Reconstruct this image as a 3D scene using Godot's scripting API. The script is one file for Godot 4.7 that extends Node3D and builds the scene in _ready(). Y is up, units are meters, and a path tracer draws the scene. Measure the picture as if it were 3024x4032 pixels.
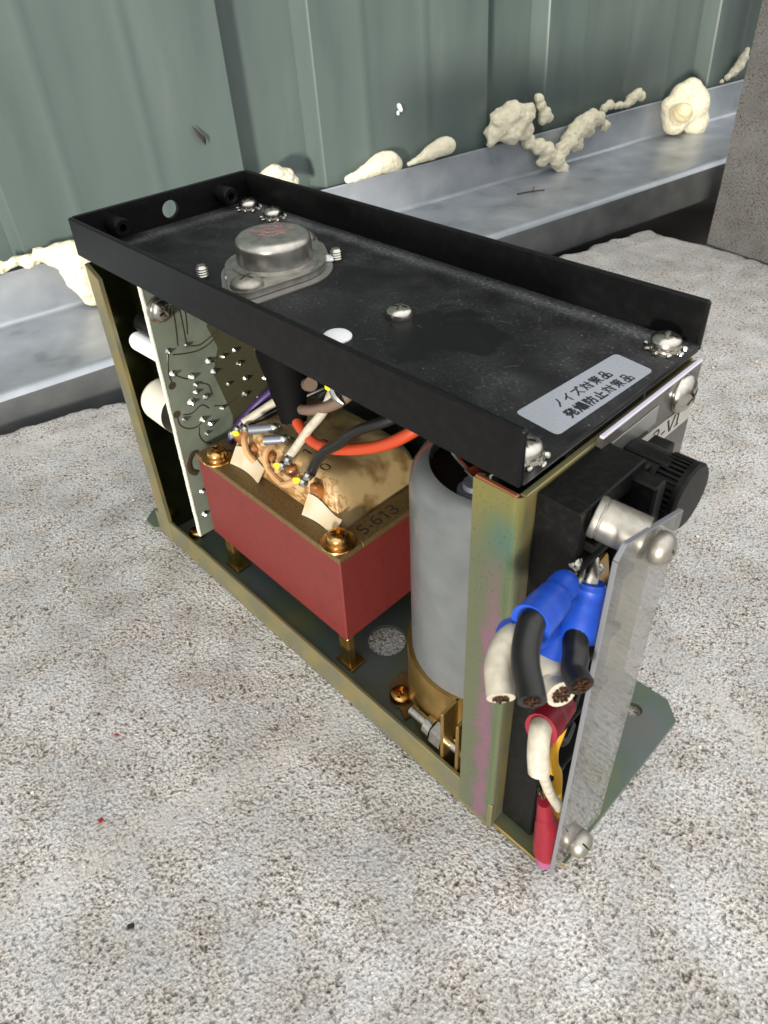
extends Node3D
# A salvaged regulated power supply standing on rough concrete in front of a green steel fence.
# Lengths in this script are in tenths-of-a-rule units ("u"); U turns one u into metres.
const U := 0.00074
const WN := Vector3(0.978650, 0.0, 0.205520)      # out of the fence, towards the room
const WU := Vector3(-0.007090, 0.999405, 0.033763)
const WD := Vector3(0.205400, 0.034500, -0.978100)   # along the fence, away from the camera

var M := {}
var unit: Node3D
var used := {}
var rng := RandomNumberGenerator.new()


# ------------------------------------------------------------------ mesh builder
class MB:
	var p := PackedVector3Array()
	var t := PackedVector2Array()

	func tri(a: Vector3, b: Vector3, c: Vector3, ua := Vector2.ZERO, ub := Vector2.ZERO, uc := Vector2.ZERO) -> void:
		p.append(a); p.append(b); p.append(c)
		t.append(ua); t.append(ub); t.append(uc)

	func quad(a: Vector3, b: Vector3, c: Vector3, d: Vector3, ua := Vector2(0, 1), ub := Vector2(1, 1), uc := Vector2(1, 0), ud := Vector2(0, 0)) -> void:
		tri(a, b, c, ua, ub, uc)
		tri(a, c, d, ua, uc, ud)

	func otri(o: Vector3, a: Vector3, b: Vector3, c: Vector3) -> void:
		if (b - a).cross(c - a).dot((a + b + c) / 3.0 - o) < 0.0:
			tri(a, c, b)
		else:
			tri(a, b, c)

	func oquad(o: Vector3, a: Vector3, b: Vector3, c: Vector3, d: Vector3) -> void:
		otri(o, a, b, c)
		otri(o, a, c, d)

	func box(c: Vector3, size: Vector3, bev := 0.0, bs := Basis()) -> void:
		var h := size / 2.0
		bev = minf(bev, minf(h.x, minf(h.y, h.z)) * 0.9)
		var at := func(x: float, y: float, z: float) -> Vector3: return c + bs * Vector3(x, y, z)
		for ax in 3:
			var i := (ax + 1) % 3
			var j := (ax + 2) % 3
			for s in [-1.0, 1.0]:
				var q := []
				for k in [[-1, -1], [1, -1], [1, 1], [-1, 1]]:
					var v := Vector3()
					v[ax] = s * h[ax]
					v[i] = k[0] * (h[i] - bev)
					v[j] = k[1] * (h[j] - bev)
					q.append(c + bs * v)
				oquad(c, q[0], q[1], q[2], q[3])
			if bev > 0.0:
				for si in [-1.0, 1.0]:
					for sj in [-1.0, 1.0]:
						var q := []
						for k in [[-1, 0], [1, 0], [1, 1], [-1, 1]]:
							var v := Vector3()
							v[ax] = k[0] * (h[ax] - bev)
							v[i] = si * (h[i] - (bev if k[1] else 0.0))
							v[j] = sj * (h[j] - (0.0 if k[1] else bev))
							q.append(c + bs * v)
						oquad(c, q[0], q[1], q[2], q[3])
		if bev > 0.0:
			for sx in [-1.0, 1.0]:
				for sy in [-1.0, 1.0]:
					for sz in [-1.0, 1.0]:
						otri(c, at.call(sx * h.x, sy * (h.y - bev), sz * (h.z - bev)), at.call(sx * (h.x - bev), sy * h.y, sz * (h.z - bev)), at.call(sx * (h.x - bev), sy * (h.y - bev), sz * h.z))

	# box between two corners
	func span(a: Vector3, b: Vector3, bev := 0.0) -> void:
		box((a + b) / 2.0, (b - a).abs(), bev)

	# profile of (radius, height) from the bottom outwards, up and in again
	func lathe(o: Vector3, axis: Vector3, prof: Array, n := 24) -> void:
		axis = axis.normalized()
		var x := axis.cross(Vector3(0.31, 0.2, 0.93) if absf(axis.z) < 0.8 else Vector3(1, 0.1, 0)).normalized()
		var y := axis.cross(x)
		for i in prof.size() - 1:
			var r0: float = prof[i].x
			var r1: float = prof[i + 1].x
			for k in n:
				var f0 := TAU * k / n
				var f1 := TAU * (k + 1) / n
				var d0 := x * cos(f0) + y * sin(f0)
				var d1 := x * cos(f1) + y * sin(f1)
				var a: Vector3 = o + axis * prof[i].y + d0 * r0
				var b: Vector3 = o + axis * prof[i].y + d1 * r0
				var c: Vector3 = o + axis * prof[i + 1].y + d1 * r1
				var d: Vector3 = o + axis * prof[i + 1].y + d0 * r1
				var u0 := float(k) / n
				var u1 := float(k + 1) / n
				if r0 > 0.0:
					tri(a, b, c if r1 > 0.0 else d, Vector2(u0, 0), Vector2(u1, 0), Vector2(u1, 1))
				if r1 > 0.0:
					tri(a, c, d, Vector2(u0, 0), Vector2(u1, 1), Vector2(u0, 1))

	static func smooth(pts: Array, sub := 5) -> Array:
		var out := []
		var n := pts.size()
		for i in n - 1:
			var p0: Vector3 = pts[maxi(i - 1, 0)]
			var p1: Vector3 = pts[i]
			var p2: Vector3 = pts[i + 1]
			var p3: Vector3 = pts[mini(i + 2, n - 1)]
			for k in sub:
				var f := float(k) / sub
				out.append(0.5 * (2.0 * p1 + (p2 - p0) * f + (2.0 * p0 - 5.0 * p1 + 4.0 * p2 - p3) * f * f + (3.0 * p1 - p0 - 3.0 * p2 + p3) * f * f * f))
		out.append(pts[n - 1])
		return out

	# radii: a number, or one per given point
	func tube(pts: Array, radii, n := 12, sub := 6, squash := 1.0) -> void:
		var q := smooth(pts, sub) if sub > 1 else pts
		var m := q.size()
		var tan0: Vector3 = (q[1] - q[0]).normalized()
		var x := tan0.cross(Vector3(0.2, 1, 0.35)).normalized()
		var rings := []
		for i in m:
			var tg: Vector3 = (q[mini(i + 1, m - 1)] - q[maxi(i - 1, 0)]).normalized()
			x = (x - tg * x.dot(tg)).normalized()
			var y := tg.cross(x)
			var r: float
			if radii is Array:
				var f: float = float(i) / (m - 1) * (radii.size() - 1)
				var j := mini(int(f), radii.size() - 2)
				r = lerpf(radii[j], radii[j + 1], smoothstep(0.0, 1.0, f - j) if sub > 1 else f - j)
			else:
				r = radii
			var ring := []
			for k in n:
				ring.append(q[i] + (x * cos(TAU * k / n) + y * sin(TAU * k / n) * squash) * r)
			rings.append(ring)
		for i in m - 1:
			for k in n:
				var k1 := (k + 1) % n
				quad(rings[i][k], rings[i][k1], rings[i + 1][k1], rings[i + 1][k])
		for k in n:
			var k1 := (k + 1) % n
			tri(q[0], rings[0][k1], rings[0][k])
			tri(q[m - 1], rings[m - 1][k], rings[m - 1][k1])

	# flat sheet: outline and holes in the plane (ex, ey), thickness along ex x ey
	func sheet(outline: PackedVector2Array, holes: Array, o: Vector3, ex: Vector3, ey: Vector3, th: float) -> void:
		var en := ex.cross(ey).normalized()
		if area(outline) < 0.0:
			outline.reverse()
		var poly := outline
		var loops := [outline]
		for hole in holes:
			var h: PackedVector2Array = hole
			if area(h) > 0.0:
				h.reverse()
			loops.append(h)
			var best := INF
			var bi := 0
			var bj := 0
			for i in poly.size():
				for j in h.size():
					var dd := poly[i].distance_squared_to(h[j])
					if dd < best:
						best = dd
						bi = i
						bj = j
			var made := PackedVector2Array()
			for i in bi + 1:
				made.append(poly[i])
			for j in h.size() + 1:
				made.append(h[(bj + j) % h.size()])
			for i in range(bi, poly.size()):
				made.append(poly[i])
			poly = made
		var ix := Geometry2D.triangulate_polygon(poly)
		var lo := poly[0]
		var hi := poly[0]
		for v in poly:
			lo = lo.min(v)
			hi = hi.max(v)
		var sz := hi - lo
		for i in ix.size() / 3:
			var a := poly[ix[3 * i]]
			var b := poly[ix[3 * i + 1]]
			var c := poly[ix[3 * i + 2]]
			if (b - a).cross(c - a) < 0.0:
				var s := b
				b = c
				c = s
			var A := o + ex * a.x + ey * a.y
			var B := o + ex * b.x + ey * b.y
			var C := o + ex * c.x + ey * c.y
			var ua := (a - lo) / sz
			var ub := (b - lo) / sz
			var uc := (c - lo) / sz
			tri(A + en * th, B + en * th, C + en * th, ua, ub, uc)
			tri(A, C, B, ua, uc, ub)
		for loop in loops:
			for i in loop.size():
				var a: Vector2 = loop[i]
				var b: Vector2 = loop[(i + 1) % loop.size()]
				var A := o + ex * a.x + ey * a.y
				var B := o + ex * b.x + ey * b.y
				quad(A, B, B + en * th, A + en * th)

	static func area(q: PackedVector2Array) -> float:
		var s := 0.0
		for i in q.size():
			s += q[i].cross(q[(i + 1) % q.size()])
		return s

	# closed surface round a distance field (negative inside), one vertex per crossed cell
	func field(f: Callable, lo: Vector3, hi: Vector3, cell: float) -> void:
		var n := Vector3i(((hi - lo) / cell).ceil()) + Vector3i.ONE
		var val := PackedFloat32Array()
		val.resize(n.x * n.y * n.z)
		for k in n.z:
			for j in n.y:
				for i in n.x:
					val[(k * n.y + j) * n.x + i] = f.call(lo + Vector3(i, j, k) * cell)
		var at := {}
		var corner := [Vector3i(0, 0, 0), Vector3i(1, 0, 0), Vector3i(0, 1, 0), Vector3i(1, 1, 0), Vector3i(0, 0, 1), Vector3i(1, 0, 1), Vector3i(0, 1, 1), Vector3i(1, 1, 1)]
		var edges := [[0, 1], [2, 3], [4, 5], [6, 7], [0, 2], [1, 3], [4, 6], [5, 7], [0, 4], [1, 5], [2, 6], [3, 7]]
		var id := func(i: int, j: int, k: int) -> int: return (k * n.y + j) * n.x + i
		for k in n.z - 1:
			for j in n.y - 1:
				for i in n.x - 1:
					var s := []
					var inside := 0
					for c in corner:
						var w := val[((k + c.z) * n.y + j + c.y) * n.x + i + c.x]
						s.append(w)
						inside += int(w < 0.0)
					if inside == 0 or inside == 8:
						continue
					var sum := Vector3()
					var cnt := 0
					for e in edges:
						var a: float = s[e[0]]
						var b: float = s[e[1]]
						if (a < 0.0) != (b < 0.0):
							sum += Vector3(corner[e[0]]).lerp(Vector3(corner[e[1]]), a / (a - b))
							cnt += 1
					at[id.call(i, j, k)] = lo + (Vector3(i, j, k) + sum / cnt) * cell
		for k in range(1, n.z - 1):
			for j in range(1, n.y - 1):
				for i in range(1, n.x - 1):
					var a := val[(k * n.y + j) * n.x + i] < 0.0
					for ax in 3:
						var d := Vector3i()
						d[ax] = 1
						if a == (val[((k + d.z) * n.y + j + d.y) * n.x + i + d.x] < 0.0):
							continue
						var u := Vector3i()
						u[(ax + 1) % 3] = 1
						var w := Vector3i()
						w[(ax + 2) % 3] = 1
						var c := Vector3i(i, j, k)
						var q := []
						for e in [c - u - w, c - w, c, c - u]:
							var key: int = id.call(e.x, e.y, e.z)
							if at.has(key):
								q.append(at[key])
						if q.size() == 4:
							if a:
								quad(q[0], q[1], q[2], q[3])
							else:
								quad(q[0], q[3], q[2], q[1])

	func mesh(deg := 38.0, off := Vector3.ZERO) -> ArrayMesh:
		var cut := cos(deg_to_rad(deg))
		var nf := p.size() / 3
		var fn := PackedVector3Array()
		var fu := PackedVector3Array()
		fn.resize(nf)
		fu.resize(nf)
		var by := {}
		for f in nf:
			fn[f] = (p[3 * f + 1] - p[3 * f]).cross(p[3 * f + 2] - p[3 * f])
			fu[f] = fn[f].normalized()
			for j in 3:
				var key := Vector3i((p[3 * f + j] * 200.0).round())
				if not by.has(key):
					by[key] = []
				by[key].append(f)
		var v := PackedVector3Array()
		var nn := PackedVector3Array()
		var tt := PackedVector2Array()
		v.resize(nf * 3)
		nn.resize(nf * 3)
		tt.resize(nf * 3)
		for f in nf:
			for j in 3:
				var src: int = 3 * f + [0, 2, 1][j]
				var key := Vector3i((p[src] * 200.0).round())
				var s := Vector3()
				for g in by[key]:
					if fu[g].dot(fu[f]) > cut:
						s += fn[g]
				v[3 * f + j] = (p[src] - off) * U
				nn[3 * f + j] = s.normalized() if s.length_squared() > 0.0 else Vector3.UP
				tt[3 * f + j] = t[src]
		var arr := []
		arr.resize(Mesh.ARRAY_MAX)
		arr[Mesh.ARRAY_VERTEX] = v
		arr[Mesh.ARRAY_NORMAL] = nn
		arr[Mesh.ARRAY_TEX_UV] = tt
		var m := ArrayMesh.new()
		m.add_surface_from_arrays(Mesh.PRIMITIVE_TRIANGLES, arr)
		return m


# ------------------------------------------------------------------ scene helpers
func numbered(parent: Node, called: String) -> String:
	var key := "%d/%s" % [parent.get_instance_id(), called]
	used[key] = used.get(key, -1) + 1
	return called if used[key] == 0 else "%s_%03d" % [called, used[key]]


func hang(parent: Node, m: Mesh, called: String, material: Material, at := Transform3D()) -> MeshInstance3D:
	var o := MeshInstance3D.new()
	o.name = numbered(parent, called)
	o.mesh = m
	o.material_override = material
	o.transform = at
	parent.add_child(o, true)
	return o


# a mesh in the unit's own coordinates
func part(b: MB, called: String, material: Material, parent: Node = unit, deg := 38.0) -> MeshInstance3D:
	return hang(parent, b.mesh(deg), called, material)


# a top-level thing that is one mesh, standing at "at"
func thing(b: MB, called: String, material: Material, at: Vector3, label: String, category: String, group := "", deg := 38.0) -> MeshInstance3D:
	var o := hang(self, b.mesh(deg, at), called, material, Transform3D(Basis(), at * U))
	o.set_meta("label", label)
	o.set_meta("category", category)
	if group:
		o.set_meta("group", group)
	return o


func struct(b: MB, called: String, material: Material, deg := 38.0) -> MeshInstance3D:
	var o := part(b, called, material, self, deg)
	o.set_meta("kind", "structure")
	return o


func W(s: float, h: float, t: float) -> Vector3:
	return WN * s + WU * h + WD * t


func put(at: Vector3, up := Vector3.UP, turn := 0.0) -> Transform3D:
	up = up.normalized()
	var x := up.cross(Vector3(0.0, 0.0, 1.0) if absf(up.z) < 0.9 else Vector3(1, 0, 0)).normalized()
	return Transform3D(Basis(x, up, x.cross(up)).rotated(up, turn), at * U)


func circle(c: Vector2, r: float, n := 20) -> PackedVector2Array:
	var q := PackedVector2Array()
	for i in n:
		q.append(c + Vector2(cos(TAU * i / n), sin(TAU * i / n)) * r)
	return q


# ------------------------------------------------------------------ materials
func rgb8(r: int, g: int, b: int) -> Color:
	return Color(r / 255.0, g / 255.0, b / 255.0)


func mat(called: String, c: Color, rough := 0.5, metal := 0.0) -> StandardMaterial3D:
	var m := StandardMaterial3D.new()
	m.resource_name = called
	m.albedo_color = c
	m.roughness = rough
	m.metallic = metal
	M[called] = m
	return m


func noise(freq: float, octaves: int, sd: int, kind := FastNoiseLite.TYPE_SIMPLEX_SMOOTH) -> FastNoiseLite:
	var n := FastNoiseLite.new()
	n.seed = sd
	n.noise_type = kind
	n.frequency = freq
	n.fractal_octaves = octaves
	if octaves < 2:
		n.fractal_type = FastNoiseLite.FRACTAL_NONE
	return n


func grey(n: FastNoiseLite, w: int, h: int) -> PackedByteArray:
	var im := n.get_seamless_image(w, h, false, false, 0.12, true)
	im.convert(Image.FORMAT_L8)
	return im.get_data()


func tex(data: PackedByteArray, w: int, h: int, f := Image.FORMAT_RGB8) -> ImageTexture:
	return ImageTexture.create_from_image(Image.create_from_data(w, h, false, f, data))


# colour texture from a ramp over noise
func ramp(n: FastNoiseLite, w: int, h: int, cols: Array) -> ImageTexture:
	var g := grey(n, w, h)
	var d := PackedByteArray()
	d.resize(w * h * 3)
	var lut := []
	for i in 256:
		var f := i / 255.0 * (cols.size() - 1)
		var k := mini(int(f), cols.size() - 2)
		lut.append(cols[k].lerp(cols[k + 1], f - k))
	for i in w * h:
		var c: Color = lut[g[i]]
		d[3 * i] = int(c.r * 255)
		d[3 * i + 1] = int(c.g * 255)
		d[3 * i + 2] = int(c.b * 255)
	return tex(d, w, h)


func tri_map(m: StandardMaterial3D, t: Texture2D, metres: float) -> StandardMaterial3D:
	m.albedo_texture = t
	m.uv1_triplanar = true
	m.uv1_scale = Vector3.ONE / metres
	return m


func bump(m: StandardMaterial3D, t: Texture2D, cm: float) -> StandardMaterial3D:
	m.heightmap_enabled = true
	m.heightmap_texture = t
	m.heightmap_scale = cm
	return m


func concrete_maps() -> Array:
	var w := 1280
	var tone := grey(noise(0.005, 5, 11), w, w)
	var grain := grey(noise(0.12, 3, 12), w, w)
	var ridge := noise(0.072, 3, 13)
	ridge.domain_warp_enabled = true
	ridge.domain_warp_amplitude = 14.0
	ridge.domain_warp_frequency = 0.05
	var pit := grey(ridge, w, w)
	var cells := noise(0.070, 1, 14, FastNoiseLite.TYPE_CELLULAR)
	cells.cellular_return_type = FastNoiseLite.RETURN_DISTANCE2_SUB
	cells.domain_warp_enabled = true
	cells.domain_warp_amplitude = 9.0
	cells.domain_warp_frequency = 0.06
	var cell := grey(cells, w, w)
	var speck := grey(noise(0.15, 2, 15), w, w)
	var patch := grey(noise(0.010, 4, 16), w, w)
	var col := PackedByteArray()
	col.resize(w * w * 3)
	var hgt := PackedByteArray()
	hgt.resize(w * w)
	for i in w * w:
		var tn := tone[i] / 255.0 - 0.5
		var g := grain[i] / 255.0 - 0.5
		var pt := patch[i] / 255.0
		var pv := pit[i] / 255.0
		var grp := 0.62 + 0.62 * smoothstep(0.25, 0.8, 0.6 * pt + 0.4 * (tn + 0.5))
		var hole := smoothstep(0.60, 0.80, pv) * grp
		var dk := smoothstep(0.60, 0.80, speck[i] / 255.0) * grp
		var lt := smoothstep(0.62, 0.84, 1.0 - speck[i] / 255.0)
		var big := smoothstep(0.80, 0.88, 0.7 * pv + 0.3 * pt) 
		var crack := (1.0 - smoothstep(0.0, 0.20, cell[i] / 255.0)) * smoothstep(0.35, 0.7, pt + 0.5 * g)
		var l := 0.738 + 0.15 * tn + 0.18 * g - 0.20 * hole - 0.17 * dk - 0.08 * crack - 0.20 * big + 0.10 * lt
		var warm := 0.012 + 0.03 * (pt - 0.5) + 0.02 * g
		col[3 * i] = int(clampf(l + warm, 0, 1) * 255)
		col[3 * i + 1] = int(clampf(l, 0, 1) * 255)
		col[3 * i + 2] = int(clampf(l - warm * 1.2, 0, 1) * 255)
		hgt[i] = int(clampf(0.62 + 0.20 * tn + 0.26 * g - 0.34 * hole - 0.2 * big - 0.14 * crack - 0.22 * dk + 0.12 * lt, 0, 1) * 255)
	return [tex(col, w, w), tex(hgt, w, w, Image.FORMAT_L8)]


# thin even strokes on an 8-bit RGB picture
func stroke(d: PackedByteArray, w: int, h: int, a: Vector2, b: Vector2, r: float, ink: Color) -> void:
	var lo := (a.min(b) - Vector2(r + 1, r + 1)).floor()
	var hi := (a.max(b) + Vector2(r + 1, r + 1)).ceil()
	for y in range(maxi(int(lo.y), 0), mini(int(hi.y) + 1, h)):
		for x in range(maxi(int(lo.x), 0), mini(int(hi.x) + 1, w)):
			var q := Vector2(x, y)
			var k := q.distance_to(Geometry2D.get_closest_point_to_segment(q, a, b))
			var f := clampf(r + 0.5 - k, 0, 1)
			if f > 0.0:
				var i := 3 * (y * w + x)
				d[i] = int(lerpf(d[i], ink.r * 255, f))
				d[i + 1] = int(lerpf(d[i + 1], ink.g * 255, f))
				d[i + 2] = int(lerpf(d[i + 2], ink.b * 255, f))


func sign_char(d: PackedByteArray, w: int, h: int, at: Vector2, size: float, r: float, strokes: String, ink: Color) -> void:
	for s in strokes.split("|"):
		var q := []
		for xy in s.strip_edges().split(" "):
			var c := xy.split(",")
			q.append(at + Vector2(float(c[0]), float(c[1])) * size / 10.0)
		for i in q.size() - 1:
			stroke(d, w, h, q[i], q[i + 1], r, ink)


func sticker_picture() -> ImageTexture:
	var w := 768
	var h := 236
	var d := PackedByteArray()
	d.resize(w * h * 3)
	var g := grey(noise(0.05, 3, 41), w, h)
	for i in w * h:
		var l := 0.665 + 0.05 * (g[i] / 255.0 - 0.5)
		d[3 * i] = int(l * 0.965 * 255)
		d[3 * i + 1] = int(l * 0.99 * 255)
		d[3 * i + 2] = int(l * 1.05 * 255)
	var ink := rgb8(38, 37, 44)
	var no := "8,1 6.6,5 2.4,9.2"
	var i_ := "8,0.8 5.6,3.4 1.6,5.8|5.2,3.6 5.2,9.6"
	var zu := "1,2 7.4,2 5,5.6 1.2,9.2|4.8,5.6 8.6,9.2|8,0.2 8.8,1.6|9.4,0 10,1.2"
	var tai := "2.7,0.4 2.7,2.2|0.4,2.2 5,2.2|4,2.4 0.6,9|1.2,4 4.6,8.6|5.2,3.2 9.9,3.2|8.2,0.4 8.2,9.2 6.8,8.6|6,5 6.9,6.6"
	var saku := "2.4,0 1,2|1.8,0.9 4.6,0.9|3,0.9 3.4,2|6.4,0 5.2,2|5.9,0.9 9.6,0.9|7.3,0.9 7.8,2|0.8,3.2 9.2,3.2|5,2.2 5,9.9|2,4.7 2,6.5|2,4.7 8,4.7 8,6.5 7,6.5|4.6,6 0.8,9.2|5.4,6 9.4,9.2"
	var hin := "3,0.5 3,4 7,4 7,0.5 3,0.5|0.8,5.6 0.8,9.5 4.3,9.5 4.3,5.6 0.8,5.6|5.7,5.6 5.7,9.5 9.2,9.5 9.2,5.6 5.7,5.6"
	var hatsu := "1.4,0.8 4.2,0.8 2.5,3.6 0.4,5|1.2,2.3 2.6,3.2|5.5,0.4 6.6,2.7 9.8,4.8|8.1,0.7 6.7,2|9.4,1.8 7.6,3.2|2.8,4.4 7.3,4.4|1.5,6.2 8.6,6.2|4,4.4 3.7,7 0.7,9.8|6.2,4.4 6.2,9.2 9.3,9.2 9.4,7.8"
	var baku := "2,0.4 2,5 0.3,9.6|2,5 3.8,9|0.5,2.8 1.1,4.6|3.7,2.4 2.9,4.2|5,0.4 5,3 9.1,3 9.1,0.4 5,0.4|5,1.7 9.1,1.7|4.6,4 9.5,4|6,3.2 6,5.6|8,3.2 8,5.6|4,5.6 10,5.6|5.8,5.8 4.2,7.6|8.2,5.8 9.9,7.6|7,6 7,9.8|5,7.4 6,8.2|9,7.4 8,8.2|4.5,9.4 6.3,8.4|9.6,9.4 7.8,8.4"
	var bou := "0.8,0.5 0.8,9.9|0.8,0.8 3.3,0.8 2.2,3.3 3.3,5 2.8,6.4 1,6.4|6.8,0.2 6.8,2.1|3.8,2.2 9.9,2.2|6,2.2 5.7,5.2 3.8,9.7|6,4.7 9.1,4.7 8.7,9.3 7.3,9"
	var shi := "5,0.5 5,9.2|5,4.5 8.8,4.5|2,3.6 2,9.2|0.3,9.2 9.7,9.2"
	var k := 0
	for c in [no, i_, zu, tai, saku, hin]:
		sign_char(d, w, h, Vector2(170 + k * 71, 52), 60, 4.3, c, ink)
		k += 1
	k = 0
	for c in [hatsu, baku, bou, shi, tai, saku, hin]:
		sign_char(d, w, h, Vector2(150 + k * 71, 138), 60, 5.0 if k < 4 else 4.0, c, ink)
		k += 1
	return tex(d, w, h)


func tray_picture() -> Array:
	var w := 1024
	var h := 416
	var d := PackedByteArray()
	d.resize(w * h * 3)
	var ro := PackedByteArray()
	ro.resize(w * h)
	var a := grey(noise(0.010, 4, 51), w, h)
	var b := grey(noise(0.13, 3, 52), w, h)
	var c := grey(noise(0.004, 3, 53), w, h)
	for y in h:
		for x in w:
			var i := y * w + x
			var fx := x / float(w)
			var fy := y / float(h)      # 0 at the far flange, 1 at the near one
			var na := a[i] / 255.0
			var nb := b[i] / 255.0
			var nc := c[i] / 255.0
			var dust := 0.30 * na * na + 0.36 * nc * (0.5 + nb)
			dust += 0.62 * exp(-pow((fy - 0.055 - 0.03 * (nc - 0.5)) / 0.040, 2.0)) * (0.35 + nb)
			dust += 0.50 * exp(-pow((fx - 0.035) / 0.020, 2.0)) * (0.3 + nb)
			dust += 0.9 * smoothstep(0.76, 0.95, nb) * (0.3 + na)
			var wipe := clampf(1.0 - Vector2((fx - 0.735) / 0.10, (fy - 0.50 + (fx - 0.73) * 0.9) / 0.24).length() + (na - 0.5) * 1.1, 0, 1)
			dust *= 1.0 - 0.85 * smoothstep(0.0, 0.35, wipe)
			var l := 0.060 + 0.30 * dust
			d[3 * i] = int(clampf(l * 0.985, 0, 1) * 255)
			d[3 * i + 1] = int(clampf(l, 0, 1) * 255)
			d[3 * i + 2] = int(clampf(l * 1.03, 0, 1) * 255)
			ro[i] = int(clampf(0.40 + 0.7 * dust + 0.12 * (na - 0.5), 0.2, 1) * 255)
	var sr := RandomNumberGenerator.new()
	sr.seed = 5
	for k in 46:
		var q := Vector2(sr.randf() * w, sr.randf() * h)
		var e := q + Vector2.from_angle(sr.randf() * TAU) * sr.randf_range(3, 22)
		stroke(d, w, h, q, e, 0.5, rgb8(88, 88, 88))
	return [tex(d, w, h), tex(ro, w, h, Image.FORMAT_L8)]


func coil_picture() -> ImageTexture:
	var w := 512
	var h := 512
	var d := PackedByteArray()
	d.resize(w * h * 3)
	var a := grey(noise(0.010, 4, 61), w, h)
	var b := grey(noise(0.045, 4, 62), w, h)
	for y in h:
		for x in w:
			var i := y * w + x
			var na := a[i] / 255.0
			var nb := b[i] / 255.0
			var fy := y / float(h)     # 0 far, about 0.8 at the row of terminals
			var fx := x / float(w)
			var c := rgb8(160, 138, 98).lerp(rgb8(118, 94, 58), smoothstep(0.35, 0.80, na))
			c = c.lerp(rgb8(88, 64, 36), 0.5 * smoothstep(0.60, 0.85, nb * 0.45 + na * 0.55))
			var near := smoothstep(0.60, 0.74, fy + (na - 0.5) * 0.16)
			c = c.lerp(rgb8(196, 170, 124), near * 0.7)
			var resin := smoothstep(0.70, 0.80, fy + (nb - 0.5) * 0.16) * smoothstep(0.38, 0.58, nb * 0.6 + na * 0.4) * smoothstep(0.10, 0.2, fx) * smoothstep(0.92, 0.82, fx)
			c = c.lerp(rgb8(150, 92, 34).lerp(rgb8(92, 50, 16), nb), resin * 0.6)
			d[3 * i] = int(c.r * 255)
			d[3 * i + 1] = int(c.g * 255)
			d[3 * i + 2] = int(c.b * 255)
	return tex(d, w, h)


# yellow chromate film of the corner post: u across the flange, v up
func chromate_picture() -> ImageTexture:
	var w := 96
	var h := 512
	var d := PackedByteArray()
	d.resize(w * h * 3)
	var a := grey(noise(0.02, 3, 71), w, h)
	var b := grey(noise(0.14, 3, 72), w, h)
	for y in h:
		for x in w:
			var i := y * w + x
			var v := 1.0 - y / float(h)
			var u := x / float(w) + (a[i] / 255.0 - 0.5) * 0.25
			var c := rgb8(110, 115, 88).lerp(rgb8(104, 114, 88), smoothstep(0.0, 0.30, u))
			c = c.lerp(rgb8(138, 104, 120), exp(-pow((u - 0.54) / 0.20, 2.0)) * smoothstep(0.95, 0.6, v))
			c = c.lerp(rgb8(94, 112, 78), smoothstep(0.68, 0.95, u))
			c = c.lerp(rgb8(136, 128, 72), smoothstep(0.84, 0.99, v) * 0.85)
			c = c.lerp(rgb8(80, 118, 110), exp(-pow((v - 0.90) / 0.05, 2.0)) * smoothstep(0.2, 0.5, u) * 0.7)
			c = c.darkened(0.20 * smoothstep(0.70, 0.90, b[i] / 255.0))
			d[3 * i] = int(c.r * 255)
			d[3 * i + 1] = int(c.g * 255)
			d[3 * i + 2] = int(c.b * 255)
	return tex(d, w, h)


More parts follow.
